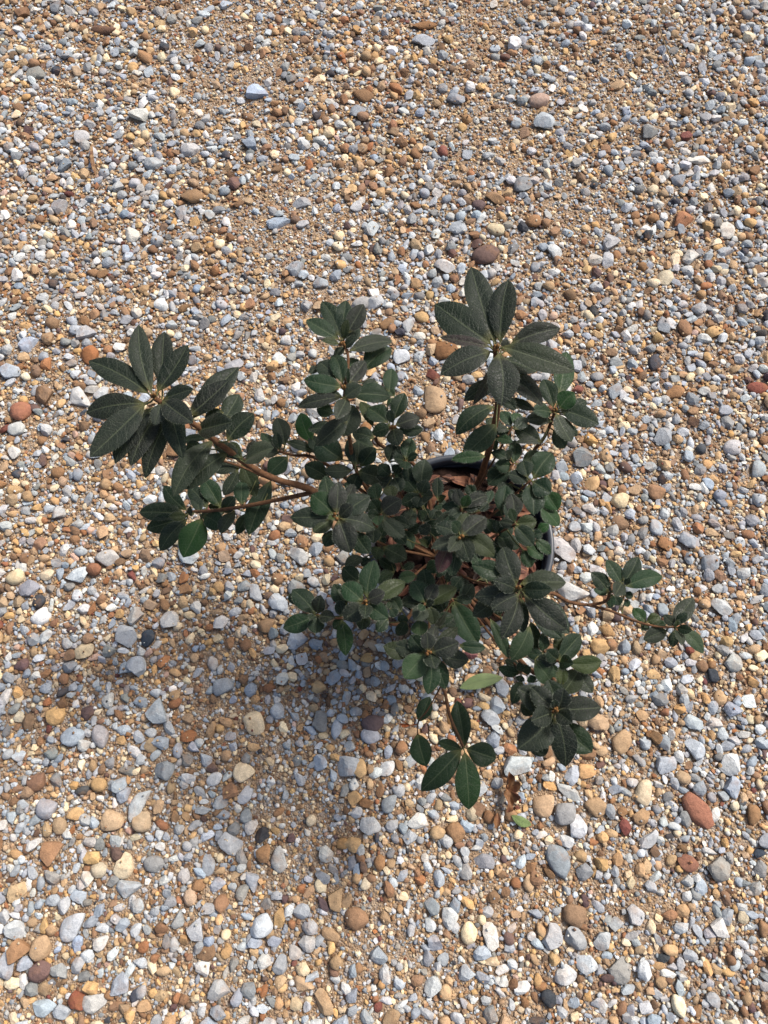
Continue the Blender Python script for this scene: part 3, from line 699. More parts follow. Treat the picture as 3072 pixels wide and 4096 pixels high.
TONE = {'g': (.0085, .0255, .0090), 'd': (.0110, .0098, .0098), 'k': (.0032, .0135, .0055), 'y': (.026, .031, .021), 'o': (.027, .036, .009),
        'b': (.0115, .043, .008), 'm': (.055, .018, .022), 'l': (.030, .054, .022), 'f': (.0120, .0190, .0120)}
NL = [0]; LEAVES = []
CHARCOAL = {('1', .362), ('1', .332), ('3', .402), ('6', .305), ('5', .338)}
def paint(me, c):
    a = me.color_attributes.new('col', 'FLOAT_COLOR', 'POINT')
    a.data.foreach_set('color', np.tile(np.array(tuple(c)+(1,), np.float32), len(me.vertices)))
def leaves(crop, h, items, stem_to=None, drop=0.0016):
    """items from lowest to topmost: base x, y, tip x, y, width (crop pixels), tone, [tip rise in mm]"""
    if stem_to: u, v = px(crop, *stem_to); rosette_stem(u, v, h)
    n = len(items)
    ln = [math.hypot(i[2]-i[0], i[3]-i[1]) for i in items]; mx = max(ln)
    for k, it in enumerate(items):
        bx, by, tx, ty, w, tone = it[:6]
        rise = it[6]/1000 if len(it) > 6 else random.uniform(-.006, .005)+(.012 if ln[k] < .55*mx and k > n*.55 else 0)
        hb = h-(n-1-k)*drop
        B = pt(crop, bx, by, hb); T = pt(crop, tx, ty, hb+rise)
        width = w*CROPS[crop][2]*mpp(B.lerp(T, .5))*1.10
        ni = min(range(len(STEM_PTS)), key=lambda q: (STEM_PTS[q]-B).length_squared); near = STEM_PTS[ni]
        c = TONE[tone]; j = random.choice((.6, .8, 1, 1.15, 1.4))*random.uniform(.88, 1.12)
        if (crop, h) in CHARCOAL:                       # the oldest outer clusters have charcoal leaves
            m_ = sum(c)/3; c = tuple((x*.55+m_*.45)*.66 for x in c)
        seed = NL[0]
        me = leaf_mesh('leaf', B, T, width, random.gauss(0, .18), random.uniform(.02, .15), random.uniform(.20, .65), near if (near-B).length < .035 else None, seed=seed,
                       skew=random.uniform(1.02, 1.22), wave=random.uniform(.03, .12))
        me.materials.append(M_LEAF); me.materials.append(M_HAIR)
        paint(me, (c[0]*j, c[1]*j*random.uniform(.94, 1.06), c[2]*j))
        LEAVES.append(((T-B).length*width, me, STEM_OBJ[ni]))
        NL[0] += 1

# A, high cluster on the long bare branch
leaves('1', .362, [(770, 930, 560, 1430, 150, 'd'), (690, 900, 445, 1330, 175, 'd'), (640, 860, 315, 1310, 195, 'd'), (700, 700, 715, 245, 165, 'd'),
 (730, 830, 860, 1270, 170, 'f'), (560, 830, 80, 905, 190, 'd'), (590, 750, 107, 485, 195, 'f'), (612, 740, 510, 195, 165, 'y'), (665, 735, 905, 358, 190, 'f'),
 (560, 840, 118, 1262, 225, 'y'), (700, 830, 640, 1000, 110, 'y', 4), (720, 790, 950, 715, 125, 'f'), (705, 810, 945, 985, 175, 'd')])
leaves('1', .332, [(1200, 960, 1320, 755, 150, 'g'), (1190, 900, 1040, 945, 90, 'g'), (1225, 1135, 1438, 912, 195, 'g'), (950, 950, 1312, 532, 190, 'f'), (925, 925, 1238, 640, 190, 'd'), (985, 1050, 1262, 980, 200, 'f')])
leaves('1', .308, [(1060, 1110, 850, 1135, 85, 'l'), (1050, 1200, 880, 1230, 150, 'k'), (1360, 1290, 1110, 1150, 105, 'y'), (1340, 1275, 1235, 1145, 110, 'o'), (1395, 1240, 1445, 1130, 75, 'd'),
 (1225, 1235, 870, 1520, 175, 'y'), (1110, 1130, 788, 1572, 185, 'y'), (1360, 1305, 1598, 1185, 195, 'y')])
leaves('1', .262, [(1325, 1345, 1115, 1372, 110, 'y'), (1312, 1362, 1195, 1572, 120, 'y'), (1345, 1318, 1455, 1582, 135, 'o'), (1345, 1645, 1345, 1445, 112, 'g')])
leaves('1', .222, [(1255, 1690, 1070, 1648, 80, 'f'), (1215, 1700, 1000, 1740, 80, 'y'), (1400, 1710, 1302, 1885, 95, 'g'), (1170, 1665, 1025, 1430, 140, 'g'), (1065, 1670, 915, 1500, 130, 'k'), (1005, 1710, 940, 1565, 90, 'f'),
 (895, 1690, 710, 1490, 110, 'k'), (885, 1722, 512, 1702, 155, 'k'), (895, 1745, 568, 1842, 140, 'g'), (900, 1762, 680, 2018, 140, 'f'), (1020, 1760, 868, 2068, 205, 'b'),
 (1035, 1735, 1185, 1832, 145, 'g'), (1188, 1705, 1287, 1582, 112, 'f'), (1285, 1700, 1170, 1875, 115, 'y'), (1575, 1455, 1392, 1886, 170, 'g'), (895, 1735, 755, 1742, 70, 'o', 8), (930, 1740, 925, 1660, 40, 'd', 8)])
# E, F upper middle branch
leaves('2', .308, [(815, 665, 1035, 478, 175, 'g'), (660, 480, 575, 548, 65, 'f'), (690, 460, 772, 318, 105, 'f'), (635, 380, 672, 95, 122, 'k'), (610, 415, 353, 253, 155, 'g'), (625, 395, 478, 108, 145, 'g'),
 (700, 510, 1042, 428, 145, 'y'), (650, 485, 755, 390, 80, 'f'), (680, 370, 815, 132, 135, 'd'), (612, 452, 480, 425, 70, 'o', 6), (655, 420, 685, 255, 68, 'o', 12)])
leaves('2', .318, [(450, 640, 378, 692, 60, 'f'), (750, 655, 705, 565, 95, 'g'), (570, 1010, 435, 975, 115, 'g'), (620, 1120, 368, 1135, 125, 'f'), (680, 1050, 428, 1272, 155, 'y'), (740, 955, 650, 1195, 195, 'y'),
 (930, 765, 800, 775, 65, 'f'), (610, 730, 450, 592, 155, 'f'), (640, 880, 430, 845, 85, 'y'), (645, 770, 565, 533, 128, 'g'), (630, 800, 330, 738, 150, 'g'), (640, 880, 275, 950, 122, 'd'), (720, 860, 1032, 872, 180, 'g'),
 (690, 770, 828, 588, 122, 'd'), (680, 895, 595, 1058, 120, 'y'), (660, 885, 795, 788, 130, 'y', 8), (690, 780, 690, 648, 28, 'l', 10)])
leaves('2', .285, [(885, 1115, 788, 915, 100, 'o'), (1020, 850, 1042, 645, 115, 'g'), (1065, 878, 985, 785, 85, 'l'), (1005, 950, 1060, 890, 50, 'b'), (1010, 1090, 848, 965, 165, 'g'), (1055, 1060, 1142, 845, 125, 'g'),
 (1030, 1120, 882, 1175, 112, 'g'), (1090, 1140, 1293, 1140, 95, 'f'), (1055, 1130, 1095, 1268, 130, 'y'), (1070, 1110, 1264, 1042, 132, 'd'), (1050, 1090, 1020, 985, 65, 'f', 10)])
leaves('2', .242, [(395, 1245, 305, 1005, 135, 'b'), (490, 1330, 382, 1185, 105, 'g'), (895, 1210, 722, 1165, 135, 'k'), (890, 1295, 755, 1220, 105, 'g'), (645, 1385, 432, 1230, 205, 'k'), (540, 1535, 338, 1425, 140, 'g'),
 (720, 1560, 690, 1640, 90, 'g'), (720, 1470, 500, 1475, 125, 'f'), (790, 1440, 905, 1285, 130, 'k'), (780, 1490, 720, 1640, 120, 'k'), (750, 1430, 775, 1235, 140, 'k'), (770, 1480, 980, 1540, 175, 'g'), (740, 1425, 685, 1220, 75, 'f')], (750, 1470))
leaves('2', .226, [(110, 1320, -10, 1165, 95, 'g'), (130, 1330, -20, 1290, 110, 'y'), (200, 1365, 48, 1505, 155, 'g'), (185, 1240, 425, 1320, 85, 'f'), (180, 1270, 112, 1045, 135, 'y'), (135, 1305, 112, 1158, 72, 'f', 8)])
leaves('2', .272, [(1012, 1395, 1045, 1255, 112, 'f'), (1165, 1400, 1185, 1590, 90, 'k'), (1120, 1385, 1075, 1268, 85, 'k'), (1150, 1380, 1195, 1210, 115, 'g'), (1140, 1392, 1052, 1370, 85, 'k'), (1165, 1385, 1247, 1345, 75, 'k'), (1150, 1395, 1150, 1462, 85, 'g')], (1150, 1390))
leaves('2', .262, [(1040, 1520, 955, 1612, 95, 'y'), (1030, 1510, 935, 1425, 105, 'k'), (1060, 1500, 1105, 1425, 85, 'k'), (1060, 1530, 1110, 1640, 110, 'f'), (915, 1725, 895, 1585, 100, 'g')], (1050, 1510))
leaves('2', .268, [(1250, 1650, 1110, 1465, 150, 'g'), (1275, 1600, 1310, 1380, 152, 'g'), (1270, 1670, 1112, 1740, 105, 'g'), (1270, 1680, 1240, 1765, 100, 'f'), (1290, 1685, 1368, 1680, 105, 'f'), (1280, 1660, 1325, 1550, 105, 'f')], (1270, 1660))
leaves('2', .250, [(1410, 1725, 1425, 1795, 72, 'g'), (1410, 1705, 1412, 1525, 88, 'k'), (1420, 1720, 1470, 1680, 62, 'k')], (1410, 1720))
# N, O, P, Q, R, S middle and lower left
leaves('4', .315, [(690, 320, 755, 180, 85, 'd'), (610, 560, 515, 695, 125, 'g'), (760, 570, 885, 755, 145, 'g'), (590, 400, 518, 108, 145, 'g'), (590, 470, 420, 575, 135, 'o'), (570, 450, 230, 455, 162, 'f'),
 (655, 430, 890, 275, 172, 'f'), (655, 465, 934, 545, 160, 'f'), (585, 425, 408, 262, 190, 'b'), (615, 415, 628, 162, 142, 'd'), (635, 475, 728, 748, 188, 'd'), (640, 455, 745, 350, 110, 'd', 9), (610, 445, 545, 470, 52, 'o', 8)], (600, 450))
leaves('4', .280, [(955, 310, 935, 175, 115, 'g'), (1080, 295, 1055, 188, 115, 'o'), (930, 530, 918, 668, 112, 'f'), (975, 430, 895, 312, 112, 'g'), (975, 445, 860, 440, 95, 'g'), (970, 440, 960, 515, 95, 'g'), (990, 455, 1175, 622, 125, 'y'), (985, 420, 1150, 305, 155, 'd')], (980, 430))
leaves('4', .232, [(1165, 500, 1292, 545, 105, 'k'), (1160, 560, 1245, 715, 105, 'g'), (1005, 690, 965, 610, 72, 'k'), (840, 790, 683, 860, 105, 'y'), (900, 800, 815, 850, 75, 'k'), (810, 990, 668, 868, 138, 'k'), (960, 790, 1112, 885, 92, 'k'),
 (1165, 885, 1258, 835, 62, 'g'), (1092, 905, 958, 1000, 95, 'l'), (1275, 935, 1128, 955, 95, 'l'), (965, 700, 945, 800, 110, 'g'), (1005, 700, 1195, 800, 165, 'g'), (1330, 690, 1400, 620, 75, 'k'), (1380, 700, 1300, 640, 60, 'o'), (1290, 390, 1400, 470, 110, 'g'), (1480, 830, 1360, 900, 110, 'b')])
leaves('4', .305, [(700, 1185, 590, 1008, 130, 'g'), (655, 1275, 640, 1145, 102, 'k'), (1150, 1240, 1062, 1105, 95, 'g'), (1060, 1210, 1105, 1280, 75, 'k'), (855, 1240, 820, 1388, 112, 'o'), (1040, 1290, 950, 1405, 95, 'g'), (780, 1170, 628, 1055, 65, 'y'),
 (1050, 1150, 1045, 1215, 32, 'b'), (865, 1120, 928, 808, 158, 'g'), (880, 1140, 1188, 985, 145, 'o'), (830, 1145, 665, 1005, 162, 'g'), (835, 1170, 672, 1300, 150, 'y'), (880, 1175, 1040, 1290, 142, 'g'), (855, 1170, 850, 1285, 100, 'f'), (870, 1140, 1012, 1075, 125, 'd', 6)], (850, 1150))
leaves('4', .255, [(1190, 1310, 1115, 1438, 95, 'g'), (1180, 1260, 1150, 1335, 85, 'k'), (660, 1290, 590, 1380, 85, 'g'), (655, 1305, 692, 1605, 126, 'b')])
leaves('4', .275, [(300, 1180, 218, 1090, 80, 'g'), (440, 1270, 168, 1375, 145, 'g'), (440, 1255, 247, 1052, 155, 'k'), (445, 1275, 440, 1418, 128, 'g'), (455, 1250, 480, 1103, 112, 'd'), (470, 1270, 596, 1285, 108, 'd'), (440, 1270, 390, 1300, 60, 'f', 8)])
leaves('4', .295, [(1300, 1300, 1310, 1438, 132, 'l'), (1360, 1110, 1335, 880, 142, 'g'), (1370, 1180, 1612, 1035, 145, 'o'), (1345, 1180, 1136, 1160, 98, 'f'), (1350, 1195, 1255, 1305, 125, 'y'), (1380, 1190, 1420, 1345, 95, 'o'), (1350, 1165, 1245, 980, 148, 'g'),
 (1370, 1160, 1445, 1005, 105, 'd'), (1360, 1180, 1420, 1150, 60, 'd', 8), (1340, 1180, 1300, 1225, 62, 'g', 6)], (1345, 1180))
leaves('4', .298, [(1400, 1610, 1520, 1880, 130, 'g'), (1230, 1600, 1003, 1520, 135, 'o'), (1420, 1530, 1622, 1365, 98, 'o'), (1470, 1600, 1712, 1640, 140, 'y'), (1390, 1600, 1375, 1925, 140, 'g'), (1345, 1590, 1085, 1515, 135, 'y'), (1345, 1575, 1228, 1432, 132, 'g'),
 (1355, 1590, 1175, 1790, 192, 'l'), (1395, 1580, 1430, 1705, 125, 'f'), (1395, 1540, 1440, 1350, 95, 'd'), (1400, 1575, 1628, 1490, 160, 'd'), (1370, 1560, 1362, 1408, 112, 'd', 6)], (1375, 1575))
leaves('Z', .225, [(970, 290, 925, 395, 80, 'g'), (940, 110, 1010, 15, 95, 'k'), (1000, 205, 1092, 68, 112, 'k'), (990, 520, 1185, 535, 88, 'k'), (945, 190, 1128, 512, 170, 'g'), (890, 270, 905, 330, 70, 'k'), (850, 330, 850, 400, 50, 'o')], (945, 195))
# U, V, W, X right middle
leaves('5', .270, [(665, 1340, 860, 1745, 115, 'l'), (1080, 1370, 1130, 1685, 120, 'g'), (1200, 1480, 1200, 1672, 112, 'g'), (1070, 1420, 885, 1765, 200, 'l'), (1090, 1300, 1400, 1540, 165, 'g')])
leaves('5', .338, [(710, 1140, 492, 1310, 175, 'o'), (1040, 1110, 1475, 1490, 240, 'g'), (985, 1130, 1000, 1480, 155, 'g'), (830, 930, 478, 792, 190, 'b'), (980, 980, 1443, 960, 235, 'o'), (955, 1110, 790, 1548, 195, 'd'), (930, 1000, 795, 602, 232, 'f'),
 (1010, 1080, 1455, 1450, 250, 'd'), (930, 1060, 508, 1112, 195, 'y'), (990, 1040, 1294, 1042, 165, 'g'), (960, 1090, 680, 1245, 170, 'y'), (935, 1040, 710, 945, 150, 'f', 8)], (960, 1030))
leaves('5', .330, [(320, 640, 270, 905, 142, 'k'), (260, 590, 138, 872, 162, 'm'), (380, 500, 715, 695, 205, 'o'), (335, 420, 440, 262, 122, 'o'), (350, 510, 68, 612, 145, 'y'), (345, 480, 112, 385, 162, 'f'), (370, 510, 455, 758, 182, 'y'), (350, 510, 245, 648, 135, 'y'), (350, 460, 275, 352, 120, 'g'), (375, 490, 622, 300, 205, 'd')], (365, 500))
leaves('5', .300, [(500, 80, 430, -25, 105, 'g'), (640, 170, 690, 30, 75, 'k'), (540, 240, 645, 155, 90, 'k'), (375, 210, 245, 18, 125, 'f'), (370, 225, 168, 190, 95, 'g'), (375, 230, 238, 310, 112, 'f'), (380, 220, 550, 190, 112, 'f'), (375, 200, 318, 12, 115, 'd'), (390, 200, 642, 78, 135, 'd'), (390, 200, 440, 75, 105, 'b', 8)], (375, 215))
leaves('5', .280, [(780, 260, 832, -25, 170, 'k'), (1150, 455, 1265, 378, 95, 'b'), (1000, 640, 1085, 815, 135, 'b'), (1040, 600, 1205, 725, 130, 'b'), (1120, 530, 1292, 675, 125, 'b'), (900, 310, 880, 58, 160, 'd'), (1100, 490, 1195, 465, 95, 'k'), (930, 380, 762, 350, 110, 'y'), (930, 370, 1143, 350, 155, 'o'), (920, 385, 1110, 595, 172, 'g'), (920, 350, 868, 212, 85, 'l', 10)], (925, 370))
leaves('5', .262, [(750, 590, 740, 745, 90, 'b'), (690, 440, 595, 420, 105, 'g'), (730, 470, 640, 320, 110, 'l'), (770, 510, 960, 620, 150, 'g'), (745, 490, 775, 592, 105, 'g'), (765, 475, 905, 435, 105, 'k'), (750, 470, 740, 338, 95, 'k'), (170, 330, 110, 250, 95, 'k'), (60, 330, 110, 220, 90, 'k'), (10, 320, -40, 240, 90, 'g'), (60, 470, -60, 400, 120, 'f')], (745, 480))
# B, tallest cluster
leaves('3', .402, [(660, 1000, 395, 1155, 135, 'f'), (700, 1150, 945, 1225, 85, 'f'), (690, 1130, 795, 1225, 85, 'l'), (640, 700, 570, 575, 95, 'f'), (690, 760, 735, 690, 70, 'y'), (680, 950, 1008, 1192, 175, 'd'), (620, 880, 470, 1190, 75, 'm'),
 (700, 840, 955, 932, 150, 'g'), (760, 720, 1142, 598, 155, 'd'), (625, 700, 452, 116, 205, 'f'), (675, 710, 737, 218, 195, 'f'), (600, 720, 172, 405, 255, 'g'), (600, 745, 210, 665, 88, 'm'), (600, 780, 214, 952, 205, 'y'), (690, 745, 1256, 922, 212, 'o'), (660, 800, 686, 1194, 232, 'y')])
leaves('3', .285, [(560, 1588, 297, 1610, 95, 'b', -2), (645, 1345, 388, 1584, 165, 'l', -4), (620, 1200, 332, 1412, 155, 'g', -2), (640, 1290, 590, 1365, 60, 'o')], None, -.03)
leaves('3', .265, [(1085, 1385, 1172, 1525, 140, 'g'), (1180, 1380, 1275, 1415, 90, 'k'), (1130, 1120, 1192, 778, 165, 'b'), (1000, 1480, 795, 1475, 60, 'y'), (985, 1475, 785, 1360, 130, 'y'), (1070, 1320, 868, 1305, 112, 'y'), (1230, 1230, 1335, 1155, 85, 'k'), (1085, 1210, 1008, 988, 125, 'g'), (1070, 1250, 925, 1230, 120, 'g'), (1140, 1230, 1436, 1340, 165, 'k'), (1105, 1260, 1225, 1475, 160, 'y'), (1130, 1220, 1245, 1095, 140, 'b', 8)])
leaves('3', .262, [(645, 1450, 770, 1475, 72, 'b'), (700, 1380, 740, 1480, 80, 'g'), (760, 1350, 680, 1240, 95, 'g'), (740, 1380, 650, 1385, 48, 'y'), (785, 1345, 825, 1255, 88, 'b'), (790, 1380, 880, 1290, 90, 'f')], (770, 1360))
leaves('3', .245, [(760, 1680, 580, 1805, 150, 'k'), (850, 1645, 970, 1545, 95, 'l'), (760, 1655, 635, 1650, 105, 'g'), (755, 1620, 605, 1552, 88, 'k'), (775, 1640, 792, 1458, 98, 'g'), (760, 1600, 725, 1545, 65, 'k')], (780, 1640))
leaves('3', .258, [(980, 1950, 1130, 2120, 150, 'b'), (760, 1800, 680, 1900, 130, 'k'), (1030, 1860, 1120, 2000, 140, 'b'), (930, 1755, 1076, 1558, 172, 'g'), (900, 1800, 935, 2038, 165, 'k'), (895, 1780, 738, 1722, 112, 'k'), (925, 1780, 1065, 1868, 152, 'k'), (885, 1750, 850, 1618, 118, 'k')], (910, 1770))
# lower hanging clusters
leaves('6', .164, [(595, 725, 543, 418, 122, 'k', -3), (575, 742, 418, 692, 78, 'g', -3), (610, 738, 806, 805, 145, 'g', -6), (570, 745, 303, 1018, 142, 'g', -8), (595, 760, 628, 1145, 162, 'b', -6)])
leaves('6', .140, [(288, 558, 362, 393, 98, 'g'), (283, 640, 338, 855, 132, 'g')])
leaves('6', .305, [(1150, 690, 1045, 772, 110, 'f'), (1060, 510, 968, 440, 85, 'o'), (1240, 560, 1442, 762, 165, 'b'), (1180, 520, 948, 738, 195, 'y'), (1180, 480, 943, 335, 155, 'y'), (1205, 450, 1150, 278, 135, 'g'), (1215, 480, 1503, 462, 155, 'd'), (1205, 520, 1267, 862, 155, 'd'), (1185, 470, 1038, 325, 130, 'f'), (1180, 500, 1040, 552, 122, 'f'), (1205, 490, 1308, 568, 105, 'd'), (1215, 475, 1252, 338, 108, 'd', 8), (1195, 470, 1190, 415, 50, 'g', 8)])
leaves('6', .275, [(1345, 225, 1443, 368, 105, 'y'), (1240, 375, 1355, 215, 132, 'o'), (1240, 315, 1242, 185, 82, 'o'), (1050, 300, 1030, 250, 60, 'g'), (1185, 175, 1185, 235, 45, 'b'), (1215, 130, 1232, -45, 85, 'o'), (1120, 125, 1003, 98, 72, 'k'), (1280, 175, 1507, 160, 112, 'o'), (1220, 155, 1366, -20, 135, 'g'), (1060, 150, 1185, 312, 125, 'l'), (1210, 162, 1078, 135, 82, 'y'), (1215, 150, 1140, 82, 90, 'k'), (1225, 165, 1313, 172, 92, 'k')], (1215, 160))
leaves('6', .235, [(975, 290, 912, 442, 85, 'k'), (960, 235, 818, 200, 68, 'k'), (955, 215, 862, 148, 65, 'k'), (972, 250, 958, 295, 55, 'k'), (980, 225, 1032, 198, 65, 'k'), (970, 225, 958, 165, 48, 'k')], (970, 230))
leaves('7', .168, [(780, 545, 805, 612, 62, 'g'), (690, 510, 720, 602, 92, 'k'), (770, 500, 847, 522, 62, 'k'), (655, 500, 650, 620, 78, 'g'), (630, 480, 475, 308, 135, 'k'), (620, 490, 498, 460, 82, 'g'), (745, 410, 615, 195, 135, 'g'), (765, 400, 893, 170, 142, 'k'), (780, 430, 1115, 340, 145, 'g'), (650, 480, 620, 440, 45, 'k'), (750, 395, 685, 515, 120, 'y'), (775, 420, 815, 360, 48, 'g', 6)])
leaves('7', .160, [(1000, 765, 1145, 755, 65, 'g'), (950, 745, 930, 822, 75, 'g'), (955, 745, 845, 625, 105, 'b'), (965, 745, 1088, 700, 95, 'o'), (1145, 825, 940, 905, 132, 'y'), (1215, 820, 1195, 972, 82, 'k'), (1240, 800, 1475, 1022, 125, 'l'), (1215, 775, 1380, 532, 142, 'y'), (1210, 775, 1117, 688, 85, 'y'), (1225, 815, 1275, 948, 85, 'y'), (1235, 795, 1368, 822, 80, 'g'), (1225, 760, 1325, 665, 75, 'k'), (1225, 790, 1242, 728, 45, 'o', 6)])
fill_leaves()
LEAVES.sort(key=lambda q: -q[0])
for ar, me, br in LEAVES[:300]: link('leaf', me, None, br)
def join_small():
    bm = bmesh.new()
    for ar, me, br in LEAVES[300:]: bm.from_mesh(me)
    me = bpy.data.meshes.new('small_leaves'); bm.to_mesh(me); bm.free()
    me.materials.append(M_LEAF); me.materials.append(M_HAIR)
    o = link('small_leaves', me, None, AZ); o['kind'] = 'stuff'
join_small()
print('leaves', NL[0])
M_BUD = simple_mat('tan_bud', lin(124, 92, 52), 0.8, 0.2, 400, 0.5, 0.5, 0.001, lin(92, 60, 34))
def build_buds():
    for (c, x, y, h) in (('1', 625, 780, .364), ('3', 640, 745, .405), ('5', 958, 1020, .341), ('4', 605, 450, .319), ('6', 1198, 485, .309), ('2', 655, 800, .321), ('2', 640, 440, .311), ('5', 362, 495, .334), ('4', 1385, 1575, .301), ('4', 850, 1155, .309), ('2', 1050, 1110, .289), ('3', 1095, 1235, .268)):
        p = pt(c, x, y, h); vs_ = []; fs = []
        for k in range(4):
            q = np.array(p)+np.array((random.uniform(-.002, .002), random.uniform(-.002, .002), random.uniform(-.004, .001)))
            fs += (F2+len(vs_)).tolist(); vs_ += (V2*np.array((.0014, .0014, .0026))+q).tolist()
        link('bud', mesh('bud', vs_, fs), M_BUD, AZ)
build_buds()
def build_husk():
    c = pt('6', 235, 582, .146); verts = []; faces = []
    for k in range(14):
        d = Vector((-1+random.uniform(-.3, .3), random.uniform(-.5, .5), random.uniform(-.5, .5))).normalized()
        s = d.orthogonal().normalized(); s = Matrix.Rotation(random.uniform(0, 6.3), 3, d) @ s
        b = len(verts); L = random.uniform(.006, .013)
        bend = Vector((0, 0, random.uniform(-.003, .003)))
        verts += [c-s*.0006, c+s*.0006, c+d*L*.6+s*.0016+bend, c+d*L+bend*2, c+d*L*.6-s*.0016+bend]
        faces.append((b, b+1, b+2, b+3, b+4))
    q = pt('6', 285, 575, .148); b = len(verts)
    verts += [c+Vector((0, .0006, 0)), c-Vector((0, .0006, 0)), q-Vector((0, .0005, 0)), q+Vector((0, .0005, 0))]; faces.append((b, b+1, b+2, b+3))
    o = link('dried_flower', mesh('dried_flower', verts, faces, False), M_HUSK, AZ); o['label'] = 'shrivelled rust-brown dried flower'
build_husk()

# ------------------------------------------------------------------ dead leaves in the pot, litter on the gravel
def loose_leaf(name, c, L, w, ang, tilt, col, mat, curl, fold, arch, seed, roll=0.0):
    d = Vector((math.cos(ang)*math.cos(tilt), math.sin(ang)*math.cos(tilt), math.sin(tilt)))
    me = leaf_mesh(name, c-d*L/2, c+d*L/2, w, roll, arch, fold, None, False, 12, 4, 1.05, seed, curl, .25)
    me.materials.append(mat)
    o = link(name, me); o.color = col+(1,); return o
DEADC = [lin(120, 78, 56), lin(96, 60, 45), lin(138, 94, 68), lin(66, 44, 35), lin(108, 64, 48), lin(46, 32, 27)]
DEADW = ['russet', 'chestnut', 'tawny', 'dark brown', 'reddish-brown', 'blackish-brown']
for k in range(170):
    a = random.uniform(0, 6.3); r = 0.078*math.sqrt(random.random())
    c = Vector((POTC.x+r*math.cos(a), POTC.y+r*math.sin(a), SOIL_Z+.004+random.uniform(0, .008)))
    q = random.randrange(6)
    L = random.uniform(.014, .032)
    if r+L/2 > .084: L = max(.012, 2*(.084-r))
    o = loose_leaf('dead_leaf', c, L, L*random.uniform(.35, .55), random.uniform(0, 6.3), random.uniform(-.16, .16), DEADC[q], M_DEAD, random.uniform(-.6, .9), random.uniform(-.3, .6), random.uniform(-.25, .3), 5000+k, random.uniform(-.5, .5))
    look = ('long ' if L > .031 else 'short ' if L < .022 else '')+DEADW[q]
    spot = 'against the rim' if r > .058 else 'close around the stems' if r < .03 else 'halfway between stems and rim'
    tag(o, f'{look} dead leaf on the soil inside the pot, {spot}', 'dead leaf', f'{look} dead leaves inside the pot, {spot}')
def ground_h(p):
    j, i = int((p.y-Y0)/CELL), int((p.x-X0)/CELL)
    return float(HGT[max(0, j-6):j+7, max(0, i-6):i+7].max())
def litter(crop, bx, by, tx, ty, w, col, label, mat=M_LEAF, cat='leaf', curl=0., fold=.2, arch=.08, seed=1, name='fallen_leaf'):
    p = pt(crop, (bx+tx)/2, (by+ty)/2, .01); h = ground_h(p)+.002
    B, T = pt(crop, bx, by, h), pt(crop, tx, ty, h)
    me = leaf_mesh(name, B, T, w*CROPS[crop][2]*mpp(p), 0.0, arch, fold, None, False, 14, 5, 1.1, seed, curl, .15)
    me.materials.append(mat); o = link(name, me); o.color = col+(1,); paint(me, col)
    tag(o, label, cat); return o
litter('6', 850, 266, 562, 335, 95, (.26, .33, .14), 'pale green fallen leaf lying flat on the gravel below the pot')
litter('6', 905, 1180, 1040, 1245, 62, (.22, .30, .11), 'small green fallen leaf on the gravel near the crumpled brown leaf', seed=2)
litter('6', 815, 1160, 805, 1270, 45, lin(120, 84, 52), 'small shrivelled brown leaf beside the small green fallen leaf', M_DEAD, seed=3, curl=.6)
litter('2', -1370, 180+(-1150-180), -1340, -900, 34, lin(150, 120, 84), 'narrow dry tan leaf lying far back on the gravel', M_DEAD, seed=6)
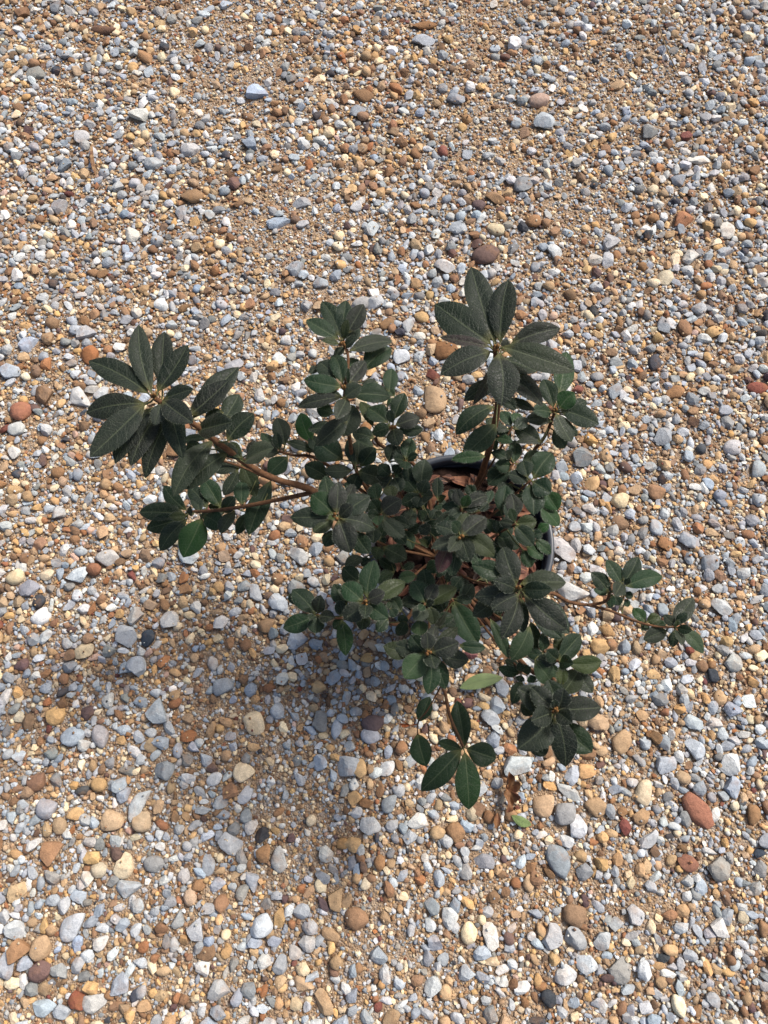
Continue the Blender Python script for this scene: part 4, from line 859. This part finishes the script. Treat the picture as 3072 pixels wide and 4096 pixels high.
def crumpled():
    cen = pt('6', 880, 1010, .01); h = ground_h(cen)
    root = None
    verts = []; faces = []; uvs = []
    lobes = [(100, .021), (165, .015), (250, .026), (300, .016), (30, .017)]
    n = 72; rings = 7; s = 0.95
    for i in range(rings+1):
        t = i/rings
        for k in range(n):
            a = 360*k/n
            r = .008
            for la, lr in lobes:
                d = abs((a-la+180) % 360-180)
                r = max(r, lr*max(0, 1-d/62)**.6)
            r *= s*t
            x, y = r*math.cos(math.radians(a)), r*math.sin(math.radians(a))
            z =   .003+.016*abs(noise.noise((x*60, y*60, 4)))+t*t*.013*(0.5+noise.noise((math.cos(math.radians(a))*2, math.sin(math.radians(a))*2, 9)))
            x2 = x*.62+z*.3
            verts.append((cen.x+x2, cen.y+y, h+z)); uvs.append((.5+x*10, .5))
    for i in range(rings):
        for k in range(n):
            a = i*n+k; b = i*n+(k+1) % n
            faces.append((a, b, b+n, a+n))
    me = mesh('crumpled_leaf', verts, faces); me.materials.append(M_DEAD)
    o = link('crumpled_leaf', me); o.color = lin(122, 88, 58)+(1,)
    tag(o, 'crumpled orange-brown dead leaf lying on the gravel', 'dead leaf')
crumpled()
def stalk(name, pts, r, label):
    c = cat([Vector(p) for p in pts], 6); verts = []; faces = []
    for p in c:
        for t in range(5):
            a = 2*math.pi*t/5; verts.append(p+Vector((math.cos(a)*r, math.sin(a)*r*.6, math.sin(a)*r)))
    for i in range(len(c)-1):
        for t in range(5):
            a = i*5+t; b = i*5+(t+1) % 5; faces.append((a, b, b+5, a+5))
    o = link(name, mesh(name, verts, faces), M_GRASS); tag(o, label, 'grass stalk')
def on_gravel(u, v, d=.002):
    p = at(u, v, .006); return at(u, v, ground_h(p)+d)
stalk('dry_grass_stalk', [on_gravel(2630, 85), on_gravel(2665, 190), on_gravel(2720, 310)], .0008, 'thin dry grass stalk lying far back on the gravel')
stalk('dry_grass_stalk', [on_gravel(1240, 1065), on_gravel(1275, 1020), on_gravel(1310, 985)], .0007, 'short dry straw lying on sandy gravel above the middle branch')

# ------------------------------------------------------------------ plastic plant label at the pot's foot
def plant_label():
    a, b = at(1690, 2502, .128), at(1900, 2600, .096)
    c, d = at(1900, 2555, .118), at(1700, 2460, .150)
    n = (b-a).cross(d-a).normalized()*.0007
    bm = bmesh.new()
    vs_ = [bm.verts.new(p) for p in (a-n, b-n, c-n, d-n, a+n, b+n, c+n, d+n)]
    for f in ((0, 1, 2, 3), (7, 6, 5, 4), (0, 4, 5, 1), (1, 5, 6, 2), (2, 6, 7, 3), (3, 7, 4, 0)): bm.faces.new([vs_[i] for i in f])
    bmesh.ops.recalc_face_normals(bm, faces=bm.faces)
    bmesh.ops.bevel(bm, geom=list(bm.edges), offset=.0003, segments=2, affect='EDGES')
    me = bpy.data.meshes.new('plant_label'); bm.to_mesh(me); bm.free()
    o = link('plant_label', me, M_TAG)
    tag(o, 'pale lilac plastic plant label strip against the side of the black pot', 'plant label')
plant_label()
